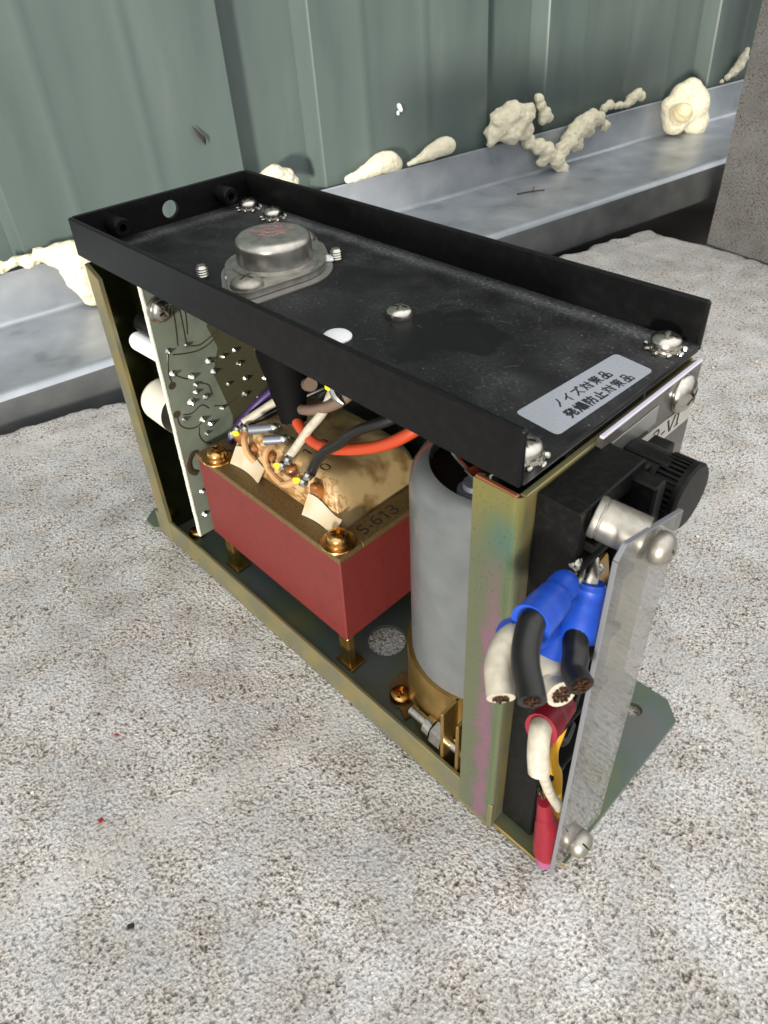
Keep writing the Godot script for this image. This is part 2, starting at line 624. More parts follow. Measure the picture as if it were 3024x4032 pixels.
func make_materials() -> void:
	var con := concrete_maps()
	var ground := mat("concrete", Color(1, 1, 1), 0.93)
	ground.albedo_texture = con[0]
	bump(ground, con[1], 0.10)
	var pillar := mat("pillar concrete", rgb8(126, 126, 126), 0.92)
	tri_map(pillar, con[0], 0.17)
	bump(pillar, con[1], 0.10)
	mat("soil", rgb8(46, 41, 35), 0.95)

	var zinc_n := noise(0.010, 3, 21)
	zinc_n.domain_warp_enabled = true
	zinc_n.domain_warp_amplitude = 30.0
	var zt := ramp(zinc_n, 512, 512, [rgb8(138, 122, 78), rgb8(134, 122, 80), rgb8(128, 120, 82), rgb8(118, 116, 86), rgb8(114, 112, 92), rgb8(132, 114, 96)])
	tri_map(mat("yellow zinc", Color(1, 1, 1), 0.34, 0.45), zt, 0.075)
	var gt := ramp(noise(0.012, 3, 25), 256, 256, [rgb8(128, 122, 84), rgb8(106, 118, 94), rgb8(98, 112, 102), rgb8(106, 114, 116), rgb8(118, 112, 88)])
	tri_map(mat("green zinc", Color(1, 1, 1), 0.38, 0.45), gt, 0.09)
	var post := mat("chromate post", Color(0.97, 0.97, 0.97), 0.32, 0.5)
	post.albedo_texture = chromate_picture()
	tri_map(mat("gold zinc", rgb8(196, 168, 112), 0.30, 0.9), ramp(noise(0.02, 3, 22), 256, 256, [rgb8(255, 245, 220), rgb8(200, 190, 160)]), 0.05)
	mat("copper edge", rgb8(150, 92, 62), 0.5, 0.5)

	var tp := tray_picture()
	var tray := mat("tray plate", Color(1, 1, 1), 1.0)
	tray.albedo_texture = tp[0]
	tray.roughness_texture = tp[1]
	tri_map(mat("black anodised", Color(1, 1, 1), 0.36), ramp(noise(0.06, 4, 23), 256, 256, [rgb8(13, 13, 14), rgb8(15, 15, 16), rgb8(21, 21, 22)]), 0.05)
	tri_map(mat("black plastic", Color(1, 1, 1), 0.42), ramp(noise(0.08, 4, 24), 256, 256, [rgb8(9, 9, 9), rgb8(13, 13, 13), rgb8(27, 27, 27)]), 0.04)
	mat("black gloss", rgb8(10, 10, 11), 0.55)
	for k in ["black anodised", "black plastic", "black gloss"]:
		M[k].metallic_specular = 0.30
	tray.metallic_specular = 0.36
	mat("mirror zinc", rgb8(96, 98, 66), 0.22, 0.95)
	mat("hole", rgb8(8, 8, 8), 0.8)

	var scr := ramp(noise(0.05, 4, 26), 256, 256, [rgb8(255, 255, 255), rgb8(205, 205, 205)])
	tri_map(mat("nickel", rgb8(205, 202, 194), 0.24, 1.0), scr, 0.02)
	tri_map(mat("dull nickel", rgb8(178, 174, 164), 0.42, 0.9), scr, 0.02)
	tri_map(mat("brass screw", rgb8(214, 170, 104), 0.24, 1.0), scr, 0.02)
	mat("solder", rgb8(178, 178, 174), 0.3, 1.0)
	mat("lead grey", rgb8(118, 122, 132), 0.45, 0.6)
	var can := ramp(noise(0.03, 4, 27), 256, 256, [rgb8(196, 192, 184), rgb8(176, 174, 168), rgb8(150, 148, 142)])
	tri_map(mat("transistor can", Color(1, 1, 1), 0.33, 0.9), can, 0.03)
	mat("red print", rgb8(148, 104, 106), 0.6)
	mat("mica", rgb8(120, 118, 114), 0.3, 0.2)
	mat("white plastic", rgb8(226, 226, 230), 0.5)
	mat("bone", rgb8(205, 200, 186), 0.55)

	var rt := ramp(noise(0.03, 4, 28), 256, 256, [rgb8(94, 32, 30), rgb8(106, 37, 35), rgb8(102, 38, 34), rgb8(90, 34, 31)])
	tri_map(mat("red lacquer", Color(1, 1, 1), 0.5), rt, 0.05)
	var bt := ramp(noise(0.10, 4, 29), 256, 256, [rgb8(122, 100, 64), rgb8(110, 90, 56), rgb8(84, 68, 44)])
	tri_map(mat("bracket lacquer", Color(1, 1, 1), 0.42, 0.35), bt, 0.03)
	var coil := mat("coil paper", Color(1, 1, 1), 0.45)
	coil.albedo_texture = coil_picture()
	tri_map(mat("paper flap", Color(1, 1, 1), 0.6), ramp(noise(0.02, 3, 30), 128, 128, [rgb8(196, 190, 172), rgb8(180, 172, 152), rgb8(188, 158, 106)]), 0.03)
	var resin := mat("resin", rgb8(134, 80, 28), 0.15)
	resin.clearcoat_enabled = true
	resin.clearcoat = 0.6
	tri_map(mat("cream sleeve", Color(1, 1, 1), 0.5), ramp(noise(0.06, 3, 31), 128, 128, [rgb8(196, 156, 112), rgb8(180, 134, 86)]), 0.02)
	mat("ink", rgb8(36, 30, 26), 0.6)
	mat("yellow chalk", rgb8(244, 226, 30), 0.7)

	var ct := ramp(noise(0.02, 4, 32), 256, 256, [rgb8(88, 92, 94), rgb8(96, 100, 102), rgb8(103, 107, 109)])
	tri_map(mat("grey sleeve", Color(1, 1, 1), 0.26), ct, 0.06)

	var pt := ramp(noise(0.02, 3, 33), 256, 256, [rgb8(112, 120, 108), rgb8(104, 112, 100), rgb8(92, 99, 87)])
	tri_map(mat("circuit board", Color(1, 1, 1), 0.3), pt, 0.05)
	tri_map(mat("board edge", Color(1, 1, 1), 0.7), ramp(noise(0.09, 2, 34), 128, 128, [rgb8(226, 228, 214), rgb8(186, 188, 172)]), 0.02)
	mat("shaded copper", rgb8(70, 68, 52), 0.35)
	mat("trace", rgb8(58, 50, 38), 0.35)

	for w in [["orange wire", 172, 62, 30], ["purple wire", 48, 26, 78], ["brown wire", 108, 90, 78], ["black wire", 13, 13, 14]]:
		mat(w[0], rgb8(w[1], w[2], w[3]), 0.40)
	tri_map(mat("white wire", Color(1, 1, 1), 0.5), ramp(noise(0.06, 4, 35), 128, 128, [rgb8(196, 192, 178), rgb8(180, 174, 158), rgb8(150, 142, 126)]), 0.02)
	tri_map(mat("blue sleeve", Color(1, 1, 1), 0.45), ramp(noise(0.05, 3, 36), 128, 128, [rgb8(14, 58, 158), rgb8(18, 68, 174), rgb8(26, 78, 182)]), 0.02)
	mat("dark red sleeve", rgb8(128, 14, 34), 0.42)
	mat("yellow sleeve", rgb8(214, 162, 34), 0.5)
	mat("pink sleeve", rgb8(146, 76, 116), 0.45)
	mat("strand", rgb8(86, 60, 44), 0.4, 0.8)

	var ac := mat("clear acrylic", Color(0.36, 0.355, 0.345, 0.32), 0.06)
	ac.transparency = BaseMaterial3D.TRANSPARENCY_ALPHA
	mat("acrylic edge", rgb8(112, 114, 120), 0.35)
	mat("bright edge", rgb8(190, 188, 202), 0.5)
	mat("smoked plate", rgb8(66, 63, 60), 0.14)
	mat("silver strip", rgb8(150, 152, 148), 0.32, 0.75)
	tri_map(mat("label paper", Color(1, 1, 1), 0.5), ramp(noise(0.03, 3, 37), 128, 128, [rgb8(198, 196, 188), rgb8(182, 180, 172)]), 0.02)
	var st := mat("sticker", Color(1, 1, 1), 0.36, 0.15)
	st.albedo_texture = sticker_picture()

	var wt := ramp(noise(0.01, 5, 38), 512, 512, [rgb8(74, 87, 84), rgb8(83, 96, 93), rgb8(87, 100, 97), rgb8(97, 109, 106)])
	var wall := tri_map(mat("green paint", Color(1, 1, 1), 0.40), wt, 0.35)
	wall.uv1_scale = Vector3(6.0, 0.9, 6.0)
	wall.clearcoat_enabled = true
	wall.clearcoat = 0.15
	wall.clearcoat_roughness = 0.3
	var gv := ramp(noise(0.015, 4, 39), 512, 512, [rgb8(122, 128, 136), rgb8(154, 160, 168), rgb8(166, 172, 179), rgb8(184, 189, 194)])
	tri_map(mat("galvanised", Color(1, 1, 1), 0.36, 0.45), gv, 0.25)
	var ft := ramp(noise(0.04, 4, 40), 256, 256, [rgb8(232, 228, 208), rgb8(226, 219, 194), rgb8(204, 192, 154)])
	var foam := tri_map(mat("foam", Color(1, 1, 1), 0.75), ft, 0.04)
	var fb := noise(0.05, 2, 48, FastNoiseLite.TYPE_CELLULAR)
	fb.cellular_return_type = FastNoiseLite.RETURN_DISTANCE
	bump(foam, tex(grey(fb, 256, 256), 256, 256, Image.FORMAT_L8), 0.10)
	foam.subsurf_scatter_enabled = true
	foam.subsurf_scatter_strength = 0.12
	mat("red chip", rgb8(140, 34, 28), 0.6)
	mat("dark chip", rgb8(34, 26, 24), 0.6)
	tri_map(mat("shaded steel", Color(1, 1, 1), 0.5, 0.5), ramp(noise(0.02, 4, 47), 256, 256, [rgb8(88, 92, 93), rgb8(102, 105, 106), rgb8(118, 119, 118)]), 0.12)  # rail front grey, with the shade put into the colour
	mat("shrink", rgb8(9, 9, 10), 0.7)
	M["shrink"].metallic_specular = 0.2
	mat("leaf", rgb8(52, 42, 36), 0.7)


# ------------------------------------------------------------------ the place
func view_and_light() -> void:
	var cam := Camera3D.new()
	cam.name = "camera"
	cam.transform = Transform3D(Basis(Vector3(0.695564, -0.042399, -0.717212), Vector3(-0.385125, 0.820719, -0.422019), Vector3(0.606523, 0.569757, 0.554533)), Vector3(263.88, 228.23, 96.72) * U)
	add_child(cam)
	cam.set_frustum(1.41704 * 0.02, Vector2(0.01218, -0.11045) * 0.02, 0.02, 40.0)
	cam.current = true
	var lens := CameraAttributesPhysical.new()
	lens.exposure_aperture = 15.0
	lens.frustum_focal_length = 6.9
	lens.frustum_focus_distance = 0.185
	lens.frustum_near = 0.02
	lens.frustum_far = 40.0
	cam.attributes = lens
	cam.set_frustum(1.41704 * 0.02, Vector2(0.01218, -0.11045) * 0.02, 0.02, 40.0)

	var we := WorldEnvironment.new()
	we.name = "world"
	var e := Environment.new()
	e.background_mode = Environment.BG_SKY
	var sky := Sky.new()
	var sm := ProceduralSkyMaterial.new()
	sm.sky_top_color = Color(1.0, 0.995, 0.985)
	sm.sky_horizon_color = Color(0.62, 0.615, 0.61)
	sm.sky_curve = 0.35
	sm.ground_horizon_color = Color(0.34, 0.33, 0.31)
	sm.ground_bottom_color = Color(0.32, 0.31, 0.30)
	sky.sky_material = sm
	e.sky = sky
	e.background_energy_multiplier = 1.0
	e.tonemap_mode = Environment.TONE_MAPPER_LINEAR
	e.tonemap_exposure = 2.15
	e.sdfgi_enabled = true
	e.ssao_enabled = true
	e.ssil_enabled = true
	we.environment = e
	add_child(we)

	var sun := DirectionalLight3D.new()
	sun.name = "sun"
	sun.light_energy = 0.72
	sun.light_color = Color(1.0, 0.97, 0.92)
	sun.light_angular_distance = 7.0
	sun.shadow_enabled = true
	var to := (WN * -234.0 + WU * -26.0 + WD * 285.0).normalized()
	sun.basis = Basis.looking_at(to, Vector3.UP)
	add_child(sun)


func slab_edge(t: float) -> float:
	var n := noise(0.03, 3, 81)
	var base := -136.0
	if t < -30:
		base = -138.0
	elif t < 60:
		base = lerpf(-138.0, -126.0, smoothstep(-10.0, 18.0, t))
	elif t < 330:
		base = -130.0
	else:
		base = lerpf(-130.0, -138.0, smoothstep(330.0, 440.0, t))
	return base + n.get_noise_1d(t * 1.0) * 7.0 + n.get_noise_1d(t * 4.0 + 900) * 2.5


func ground() -> void:
	var big := noise(0.004, 3, 82)
	var small := noise(0.035, 3, 83)
	var chip := noise(0.05, 3, 84)
	var ss := []      # offsets from the broken edge
	var s := 0.0
	while s < 2200.0:
		ss.append(s)
		s += 3.0 if s < 24.0 else (6.0 if s < 460.0 else (s - 400.0) * 0.25)
	var ts := []
	var t := 506.0
	while t > -2200.0:
		ts.append(t)
		t -= 4.0 if t > -60.0 else (7.0 if t > -330.0 else (-250.0 - t) * 0.3)
	var b := MB.new()
	var grid := []
	for tv in ts:
		var row := []
		var e := slab_edge(tv)
		for o in ss:
			var sv: float = e + o
			var fall := maxf(0.0, 1.0 - o / 9.0)
			# the slab's far end is broken as well
			var endt := 500.0 + 10.0 * smoothstep(-120.0, -60.0, sv) + 4.0 * small.get_noise_1d(sv * 2.0)
			var tw: float = minf(tv, endt)
			var fall2 := clampf(1.0 - (endt - tv) / 8.0, 0.0, 1.0)
			var q := WN * sv + WD * tw
			var y := big.get_noise_2d(sv, tw) * 1.2 + small.get_noise_2d(sv, tw) * 0.3 - 0.9
			y -= maxf(fall * fall, fall2 * fall2) * (3.0 + 5.0 * absf(chip.get_noise_2d(sv * 1.3, tw * 1.3)))
			row.append([Vector3(q.x, y, q.z), Vector2(sv, tw) / 245.0])
		grid.append(row)
	for i in ts.size() - 1:
		for j in ss.size() - 1:
			var a = grid[i][j]
			var c = grid[i][j + 1]
			var d = grid[i + 1][j + 1]
			var f = grid[i + 1][j]
			b.quad(f[0], d[0], c[0], a[0], f[1], d[1], c[1], a[1])
	# broken side faces
	for i in ts.size() - 1:
		var a = grid[i][0]
		var c = grid[i + 1][0]
		var dn := Vector3(3, -45, 0)
		b.quad(a[0], a[0] + dn, c[0] + dn, c[0], a[1], a[1] + Vector2(0.18, 0), c[1] + Vector2(0.18, 0), c[1])
	for j in ss.size() - 1:
		var a = grid[0][j]
		var c = grid[0][j + 1]
		var dn := Vector3(0, -45, 3)
		b.quad(a[0], c[0], c[0] + dn, a[0] + dn, a[1], c[1], c[1] + Vector2(0, 0.18), a[1] + Vector2(0, 0.18))
	struct(b, "ground", M["concrete"], 70.0)

	var soil := MB.new()
	var sn := noise(0.02, 3, 85)
	for i in 60:
		for j in 24:
			var q := []
			for k in [[0, 0], [1, 0], [1, 1], [0, 1]]:
				var s0: float = -420.0 + (j + k[0]) * 60.0
				var t0: float = -800.0 + (i + k[1]) * 55.0
				q.append(WN * s0 + WD * t0 + Vector3(0, -42.0 + 6.0 * sn.get_noise_2d(s0, t0) - 0.03 * t0, 0))
			soil.quad(q[0], q[3], q[2], q[1])
	struct(soil, "soil", M["soil"], 70.0)


func fence() -> void:
	var root := Node3D.new()
	root.name = "steel_fence"
	add_child(root)
	root.position = W(-250, -30, 170) * U
	root.set_meta("label", "green painted ribbed steel fence sheeting behind the power supply")
	root.set_meta("category", "fence")
	# one period of the sheet: pan with two shallow ribs, then a groove
	var prof := []
	var per := 233.0
	for k in range(-9, 12):
		var o := 171.0 + per * k
		for q in [[0.0, -248.6], [1.2, -250.5], [5.0, -265.0], [62.0, -265.0], [66.5, -250.5], [68.5, -248.6], [102.0, -248.4], [107.0, -246.6], [113.0, -246.6], [118.0, -248.4], [160.0, -248.4], [165.0, -246.6], [171.0, -246.6], [176.0, -248.4], [231.0, -248.6]]:
			prof.append(Vector2(o + q[0], q[1]))
	var b := MB.new()
	var off := W(-250, -30, 170)
	var hs := [-40.0, 60.0, 160.0, 420.0, 1100.0, 2000.0]
	for i in prof.size() - 1:
		for j in hs.size() - 1:
			b.quad(W(prof[i].y, hs[j], prof[i].x) - off, W(prof[i + 1].y, hs[j], prof[i + 1].x) - off, W(prof[i + 1].y, hs[j + 1], prof[i + 1].x) - off, W(prof[i].y, hs[j + 1], prof[i].x) - off)
			var bk := WN * -1.2
			b.quad(W(prof[i + 1].y, hs[j], prof[i + 1].x) - off + bk, W(prof[i].y, hs[j], prof[i].x) - off + bk, W(prof[i].y, hs[j + 1], prof[i].x) - off + bk, W(prof[i + 1].y, hs[j + 1], prof[i + 1].x) - off + bk)
	part(b, "fence_sheet", M["green paint"], root, 30.0)

	# galvanised bottom rail: upright flange, tread, rounded nose, front face coloured darker for its shade
	var rail := MB.new()
	var rp := [Vector2(-243.6, 50.5), Vector2(-242.4, 52.0), Vector2(-241.4, 50.5), Vector2(-241.2, 21.0), Vector2(-240.2, 18.4), Vector2(-237.0, 17.2), Vector2(-152.0, 16.6), Vector2(-148.0, 15.6), Vector2(-145.6, 12.6), Vector2(-145.0, 8.0), Vector2(-145.0, -16.0), Vector2(-147.5, -19.0), Vector2(-170.0, -19.0), Vector2(-170.0, -16.5), Vector2(-148.0, -16.5), Vector2(-148.0, 8.0), Vector2(-150.0, 13.0), Vector2(-153.0, 14.2), Vector2(-237.0, 14.8), Vector2(-243.0, 17.0), Vector2(-243.8, 21.0)]
	var tv := [-900.0, -400.0, 0.0, 150.0, 300.0, 450.0, 600.0, 750.0, 950.0, 1500.0]
	var wob := noise(0.004, 2, 86)
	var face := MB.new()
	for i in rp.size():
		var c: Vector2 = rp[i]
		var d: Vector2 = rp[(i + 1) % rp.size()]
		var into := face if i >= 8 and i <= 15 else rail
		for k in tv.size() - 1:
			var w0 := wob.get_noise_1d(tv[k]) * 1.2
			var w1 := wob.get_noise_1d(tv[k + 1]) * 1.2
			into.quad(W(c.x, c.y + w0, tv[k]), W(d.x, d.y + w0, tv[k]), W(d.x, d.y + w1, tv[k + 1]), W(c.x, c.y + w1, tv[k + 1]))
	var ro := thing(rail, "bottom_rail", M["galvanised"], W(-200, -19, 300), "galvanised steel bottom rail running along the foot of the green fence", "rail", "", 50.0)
	hang(ro, face.mesh(50.0, W(-200, -19, 300)), "front_face", M["shaded steel"])


func post() -> void:
	var b := MB.new()
	var n := noise(0.05, 3, 87)
	# square concrete post, slightly out of line with the fence
	var c := [Vector2(-80, 508), Vector2(70, 508), Vector2(70, 650), Vector2(-80, 650)]
	var q := []
	for i in 4:
		var a: Vector2 = c[i]
		var d: Vector2 = c[(i + 1) % 4]
		for k in 12:
			q.append(a.lerp(d, k / 12.0))
	for h in 60:
		var y0 := -45.0 + h * 30.0
		for i in q.size():
			var a: Vector2 = q[i]
			var d: Vector2 = q[(i + 1) % q.size()]
			var v := []
			for e in [[a, y0], [d, y0], [d, y0 + 30.0], [a, y0 + 30.0]]:
				var p2: Vector2 = e[0]
				var base := WN * p2.x + WD * p2.y
				var r := Vector3(WN.x * (p2.x + 5.0), 0, 0) * 0.0
				v.append(Vector3(base.x, e[1], base.z) + r + (WN + WD) * n.get_noise_3d(p2.x, e[1], p2.y) * 0.9)
			b.quad(v[1], v[0], v[3], v[2])
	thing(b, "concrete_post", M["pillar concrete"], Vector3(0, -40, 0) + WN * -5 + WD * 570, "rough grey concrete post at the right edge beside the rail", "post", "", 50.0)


# ---- expanding foam
func smin(a: float, b: float, k: float) -> float:
	var h := clampf(0.5 + 0.5 * (b - a) / k, 0, 1)
	return lerpf(b, a, h) - k * h * (1.0 - h)


# lumps: [s, h, t, radius], joined into one lump of foam
func foam(lumps: Array, label: String, cell := 2.2, rough := 1.6, k := 4.0, cut: Array = []) -> void:
	var lo := Vector3.INF
	var hi := -Vector3.INF
	for l in lumps:
		var c := Vector3(l[0], l[1], l[2])
		lo = lo.min(c - Vector3.ONE * (l[3] + 5.0))
		hi = hi.max(c + Vector3.ONE * (l[3] + 5.0))
	var fine := noise(0.11, 3, 90 + lumps.size())
	var f := func(q: Vector3) -> float:
		var d := 1e9
		for l in lumps:
			var e: float = (q - Vector3(l[0], l[1], l[2])).length() - l[3]
			d = smin(d, e, k)
		d += fine.get_noise_3dv(q) * rough + absf(fine.get_noise_3dv(q * 2.3 + Vector3(40, 0, 0))) * rough * 0.7 - rough * 0.2
		for l in cut:
			d = maxf(d, l[3] - (q - Vector3(l[0], l[1], l[2])).length())
		return d
	var b := MB.new()
	b.field(f, lo, hi, cell)
	for i in b.p.size():
		b.p[i] = W(b.p[i].x, b.p[i].y, b.p[i].z)
	# (s, h, t) is a left-handed frame: turn the faces over
	for i in b.p.size() / 3:
		var x := b.p[3 * i + 1]
		b.p[3 * i + 1] = b.p[3 * i + 2]
		b.p[3 * i + 2] = x
	var mid := (lo + hi) / 2.0
	thing(b, "foam_blob", M["foam"], W(mid.x, lo.y + 5.0, mid.z), label, "foam", "blobs of expanding foam along the rail", 75.0)


func foams() -> void:
	foam([[-236, 57, -22, 5], [-237, 58, -12, 4.5], [-237, 60, -3, 4], [-236, 58, 6, 4.5], [-236, 60, 14, 5], [-233, 58, 22, 7], [-231, 56, 32, 10], [-228, 48, 34, 13], [-228, 38, 36, 12], [-230, 28, 38, 9], [-231, 55, 46, 11], [-229, 40, 47, 12], [-232, 26, 46, 7]], "big cream foam blob spilling over the rail left of the power supply", 2.4, 2.2)
	foam([[-241, 70, 184, 7], [-241, 74, 192, 7], [-241, 70, 201, 6.5], [-241, 64, 208, 4]], "cream foam blob peeking just above the tray's back corner", 2.0)
	foam([[-241, 55.5, 254, 2.4], [-241, 56, 260, 3.0], [-241, 57, 266, 4], [-240, 58.5, 272, 4.8], [-240, 60, 278, 5.8], [-240, 61.5, 285, 7.0], [-240, 62.5, 291, 7.6], [-240, 61, 297, 7.2], [-240, 57, 303, 4]], "wedge shaped cream foam smear on the rail, left of the teardrop one", 1.6, 0.9, 6.0)
	foam([[-241, 55, 314, 1.8], [-241, 55.8, 320, 2.4], [-241, 57, 326, 3.2], [-240, 58.8, 332, 4.2], [-240, 60.6, 338, 5.2], [-239, 62.4, 344, 6.2], [-239, 63.5, 350, 6.8], [-239, 62.5, 355, 6]], "smooth teardrop of cream foam pointing left on the rail's upper edge", 1.6, 0.6, 6.0)
	foam([[-238, 64, 404, 8], [-236, 73, 410, 10], [-234, 78, 420, 10], [-235, 72, 430, 11], [-234, 63, 420, 11], [-236, 60, 436, 9], [-236, 75, 440, 8], [-237, 56, 400, 4]], "cauliflower shaped cream foam lump at the left of the middle cluster", 1.8, 2.4)
	foam([[-238, 84, 455, 4], [-237, 78, 457, 4.5], [-237, 70, 462, 5.5], [-238, 65, 468, 4.5], [-237, 64, 460, 4]], "small upright knob of cream foam beside the cauliflower lump", 1.6, 1.6)
	foam([[-235, 50, 442, 6], [-232, 44, 452, 7], [-230, 38, 462, 8], [-228, 28, 472, 7], [-227, 20, 479, 5.5], [-227, 14, 483, 4.5], [-230, 36, 480, 7], [-231, 42, 490, 8], [-232, 48, 500, 9], [-232, 54, 510, 9], [-233, 56, 520, 8], [-234, 46, 516, 7], [-233, 36, 500, 7], [-235, 54, 530, 6], [-234, 46, 538, 5], [-232, 30, 458, 5]], "ragged cream foam cluster hanging down in front of the rail", 1.9, 2.6, 3.0, [[-226, 50, 478, 7.5], [-224, 48, 468, 6.0]])
	foam([[-239, 60, 541, 4], [-239, 62, 548, 4.5], [-239, 60, 556, 2.6], [-239, 60, 563, 3.5], [-238, 59, 570, 3.5], [-238, 63, 577, 5.5], [-238, 66, 584, 5.5], [-238, 63, 590, 4.5]], "thin string of small cream foam knobs on the rail's top edge", 1.6, 1.6, 2.5)
	foam([[-228, 47, 655, 18], [-227, 30, 664, 14], [-228, 20, 670, 9], [-229, 57, 640, 11], [-227, 61, 650, 11], [-230, 42, 637, 15], [-231, 30, 638, 11], [-231, 50, 626, 8]], "curled yellowish foam lump with an open hollow, nearest the post", 1.8, 0.7, 5.0, [[-216, 42, 624, 12.5], [-221, 41, 633, 11.0], [-225, 41, 641, 9.5], [-228, 42, 648, 7.5]])
	foam([[-240, 57, 716, 2.2], [-240, 59, 725, 3.4], [-240, 63, 734, 5], [-240, 68, 741, 5.5], [-240, 75, 746, 5], [-240, 82, 749, 3]], "pointed cream foam sliver partly hidden by the concrete post", 1.9, 1.2)
	var f := MB.new()
	f.box(W(-246.5, 99, 312), Vector3(4.2, 7.0, 3.2), 1.3, Basis(Vector3(0.2, 0.3, 1).normalized(), 0.5))
	f.box(W(-245.8, 95.5, 309.5), Vector3(3.0, 3.6, 2.2), 0.9)
	thing(f, "foam_crumb", M["white plastic"], W(-246.5, 96, 312), "tiny white crumb stuck to the fence above the tray", "crumb")


func litter() -> void:
	var g := func(x: float, z: float) -> Vector3: return Vector3(x, 0.1, z)
	var k := 0
	for q in [[88.0, 66.0, 2.6, 1.2, "short red sliver on the concrete, nearest the long base edge", "red chip"], [112.0, 84.0, 2.2, 2.0, "tiny red fleck on the concrete just below the base edge", "red chip"], [146.0, 92.0, 2.2, 2.8, "square dark brown chip lying alone on the concrete", "dark chip"], [117.0, 128.0, 3.8, 0.9, "thin dark red splinter lying on the concrete far left of the wires", "red chip"]]:
		var b := MB.new()
		var at: Vector3 = g.call(q[0], q[1])
		b.box(at + Vector3(0, 0.5, 0), Vector3(q[2] * 0.7, 0.6, q[3] * 0.7), 0.2, Basis(Vector3.UP, 0.6 + k))
		thing(b, "chip", M[q[5]], at, q[4], "chip", "chips lying on the concrete")
		k += 1
	var gm := MB.new()
	gm.box(Vector3.ZERO, Vector3(1.0, 0.7, 0.8), 0.28)
	var grit := MultiMesh.new()
	grit.transform_format = MultiMesh.TRANSFORM_3D
	grit.use_colors = true
	grit.mesh = gm.mesh(20.0)
	var gr := RandomNumberGenerator.new()
	gr.seed = 77
	var spots := []
	while spots.size() < 9000:
		var x := gr.randf_range(-130, 420)
		var z := gr.randf_range(-420, 300)
		if (x > -11 and x < 225 and z > -80 and z < 3) or (WN.x * x + WN.z * z < -128.0):
			continue
		spots.append(Vector3(x, 0, z))
	grit.instance_count = spots.size()
	var bn := noise(0.004, 3, 82)
	var sn := noise(0.035, 3, 83)
	for i in spots.size():
		var q: Vector3 = spots[i]
		var sv := q.dot(WN)
		var tv := q.dot(WD)
		q.y = bn.get_noise_2d(sv, tv) * 1.2 + sn.get_noise_2d(sv, tv) * 0.3 - 0.85
		var sc := gr.randf_range(0.35, 0.8) if gr.randf() < 0.93 else gr.randf_range(0.8, 1.5)
		var bs := Basis.from_euler(Vector3(gr.randf() * 6, gr.randf() * 6, gr.randf() * 6)).scaled(Vector3.ONE * sc)
		grit.set_instance_transform(i, Transform3D(bs, q * U))
		var lum := gr.randf_range(0.25, 0.62) if gr.randf() < 0.6 else gr.randf_range(0.06, 0.2)
		grit.set_instance_color(i, Color(lum * 1.03, lum, lum * 0.95))
	var gi := MultiMeshInstance3D.new()
	gi.name = "sand_grit"
	gi.multimesh = grit
	var gmat := mat("grit", Color(1, 1, 1), 0.85)
	gmat.vertex_color_use_as_albedo = true
	gi.material_override = gmat
	gi.set_meta("kind", "stuff")
	gi.set_meta("label", "fine loose sand and grit scattered over the concrete slab")
	gi.set_meta("category", "grit")
	add_child(gi)
	var l := MB.new()
	l.tube([W(-246, 117, 138), W(-244.5, 111, 141), W(-244.6, 107, 144), W(-246, 103, 145)], [0.3, 1.7, 2.0, 0.4], 8, 5, 0.35)
	thing(l, "dead_leaf", M["leaf"], W(-246, 103, 142), "small brown dead leaf stuck on the fence above the tray", "leaf")
	var tw := MB.new()
	tw.tube([W(-205, 17.6, 404), W(-200, 18.2, 417), W(-196, 17.8, 428)], 0.6, 6)
	tw.tube([W(-200, 18.2, 417), W(-206, 19.0, 425)], 0.4, 6)
	thing(tw, "twig", M["leaf"], W(-200, 17.4, 416), "thin dry forked twig lying on the rail's tread", "twig")


# ------------------------------------------------------------------ fasteners, made once and shared
var head_mesh: Mesh
var wide_mesh: Mesh
var washer_mesh: Mesh
var flat_washer_mesh: Mesh
var solder_meshes := []
var slot_mesh: Mesh
var dome_mesh: Mesh


func bake(prof: Array, cross: bool, r: float, h: float) -> Mesh:
	var b := MB.new()
	b.lathe(Vector3.ZERO, Vector3.UP, prof, 28)
	var comb := CSGCombiner3D.new()
	var body := CSGMesh3D.new()
	body.mesh = b.mesh(40.0)
	comb.add_child(body)
	for k in (2 if cross else 1):
		var cut := CSGBox3D.new()
		cut.operation = CSGShape3D.OPERATION_SUBTRACTION
		cut.size = Vector3(r * (1.15 if cross else 2.6), h * 0.8, r * (0.24 if cross else 0.14)) * U
		cut.position = Vector3(0, h * 0.93, 0) * U
		cut.rotation.y = PI / 2 * k
		comb.add_child(cut)
	add_child(comb)
	await get_tree().process_frame
	await get_tree().process_frame
	var m := comb.bake_static_mesh()
	remove_child(comb)
	comb.free()
	return m


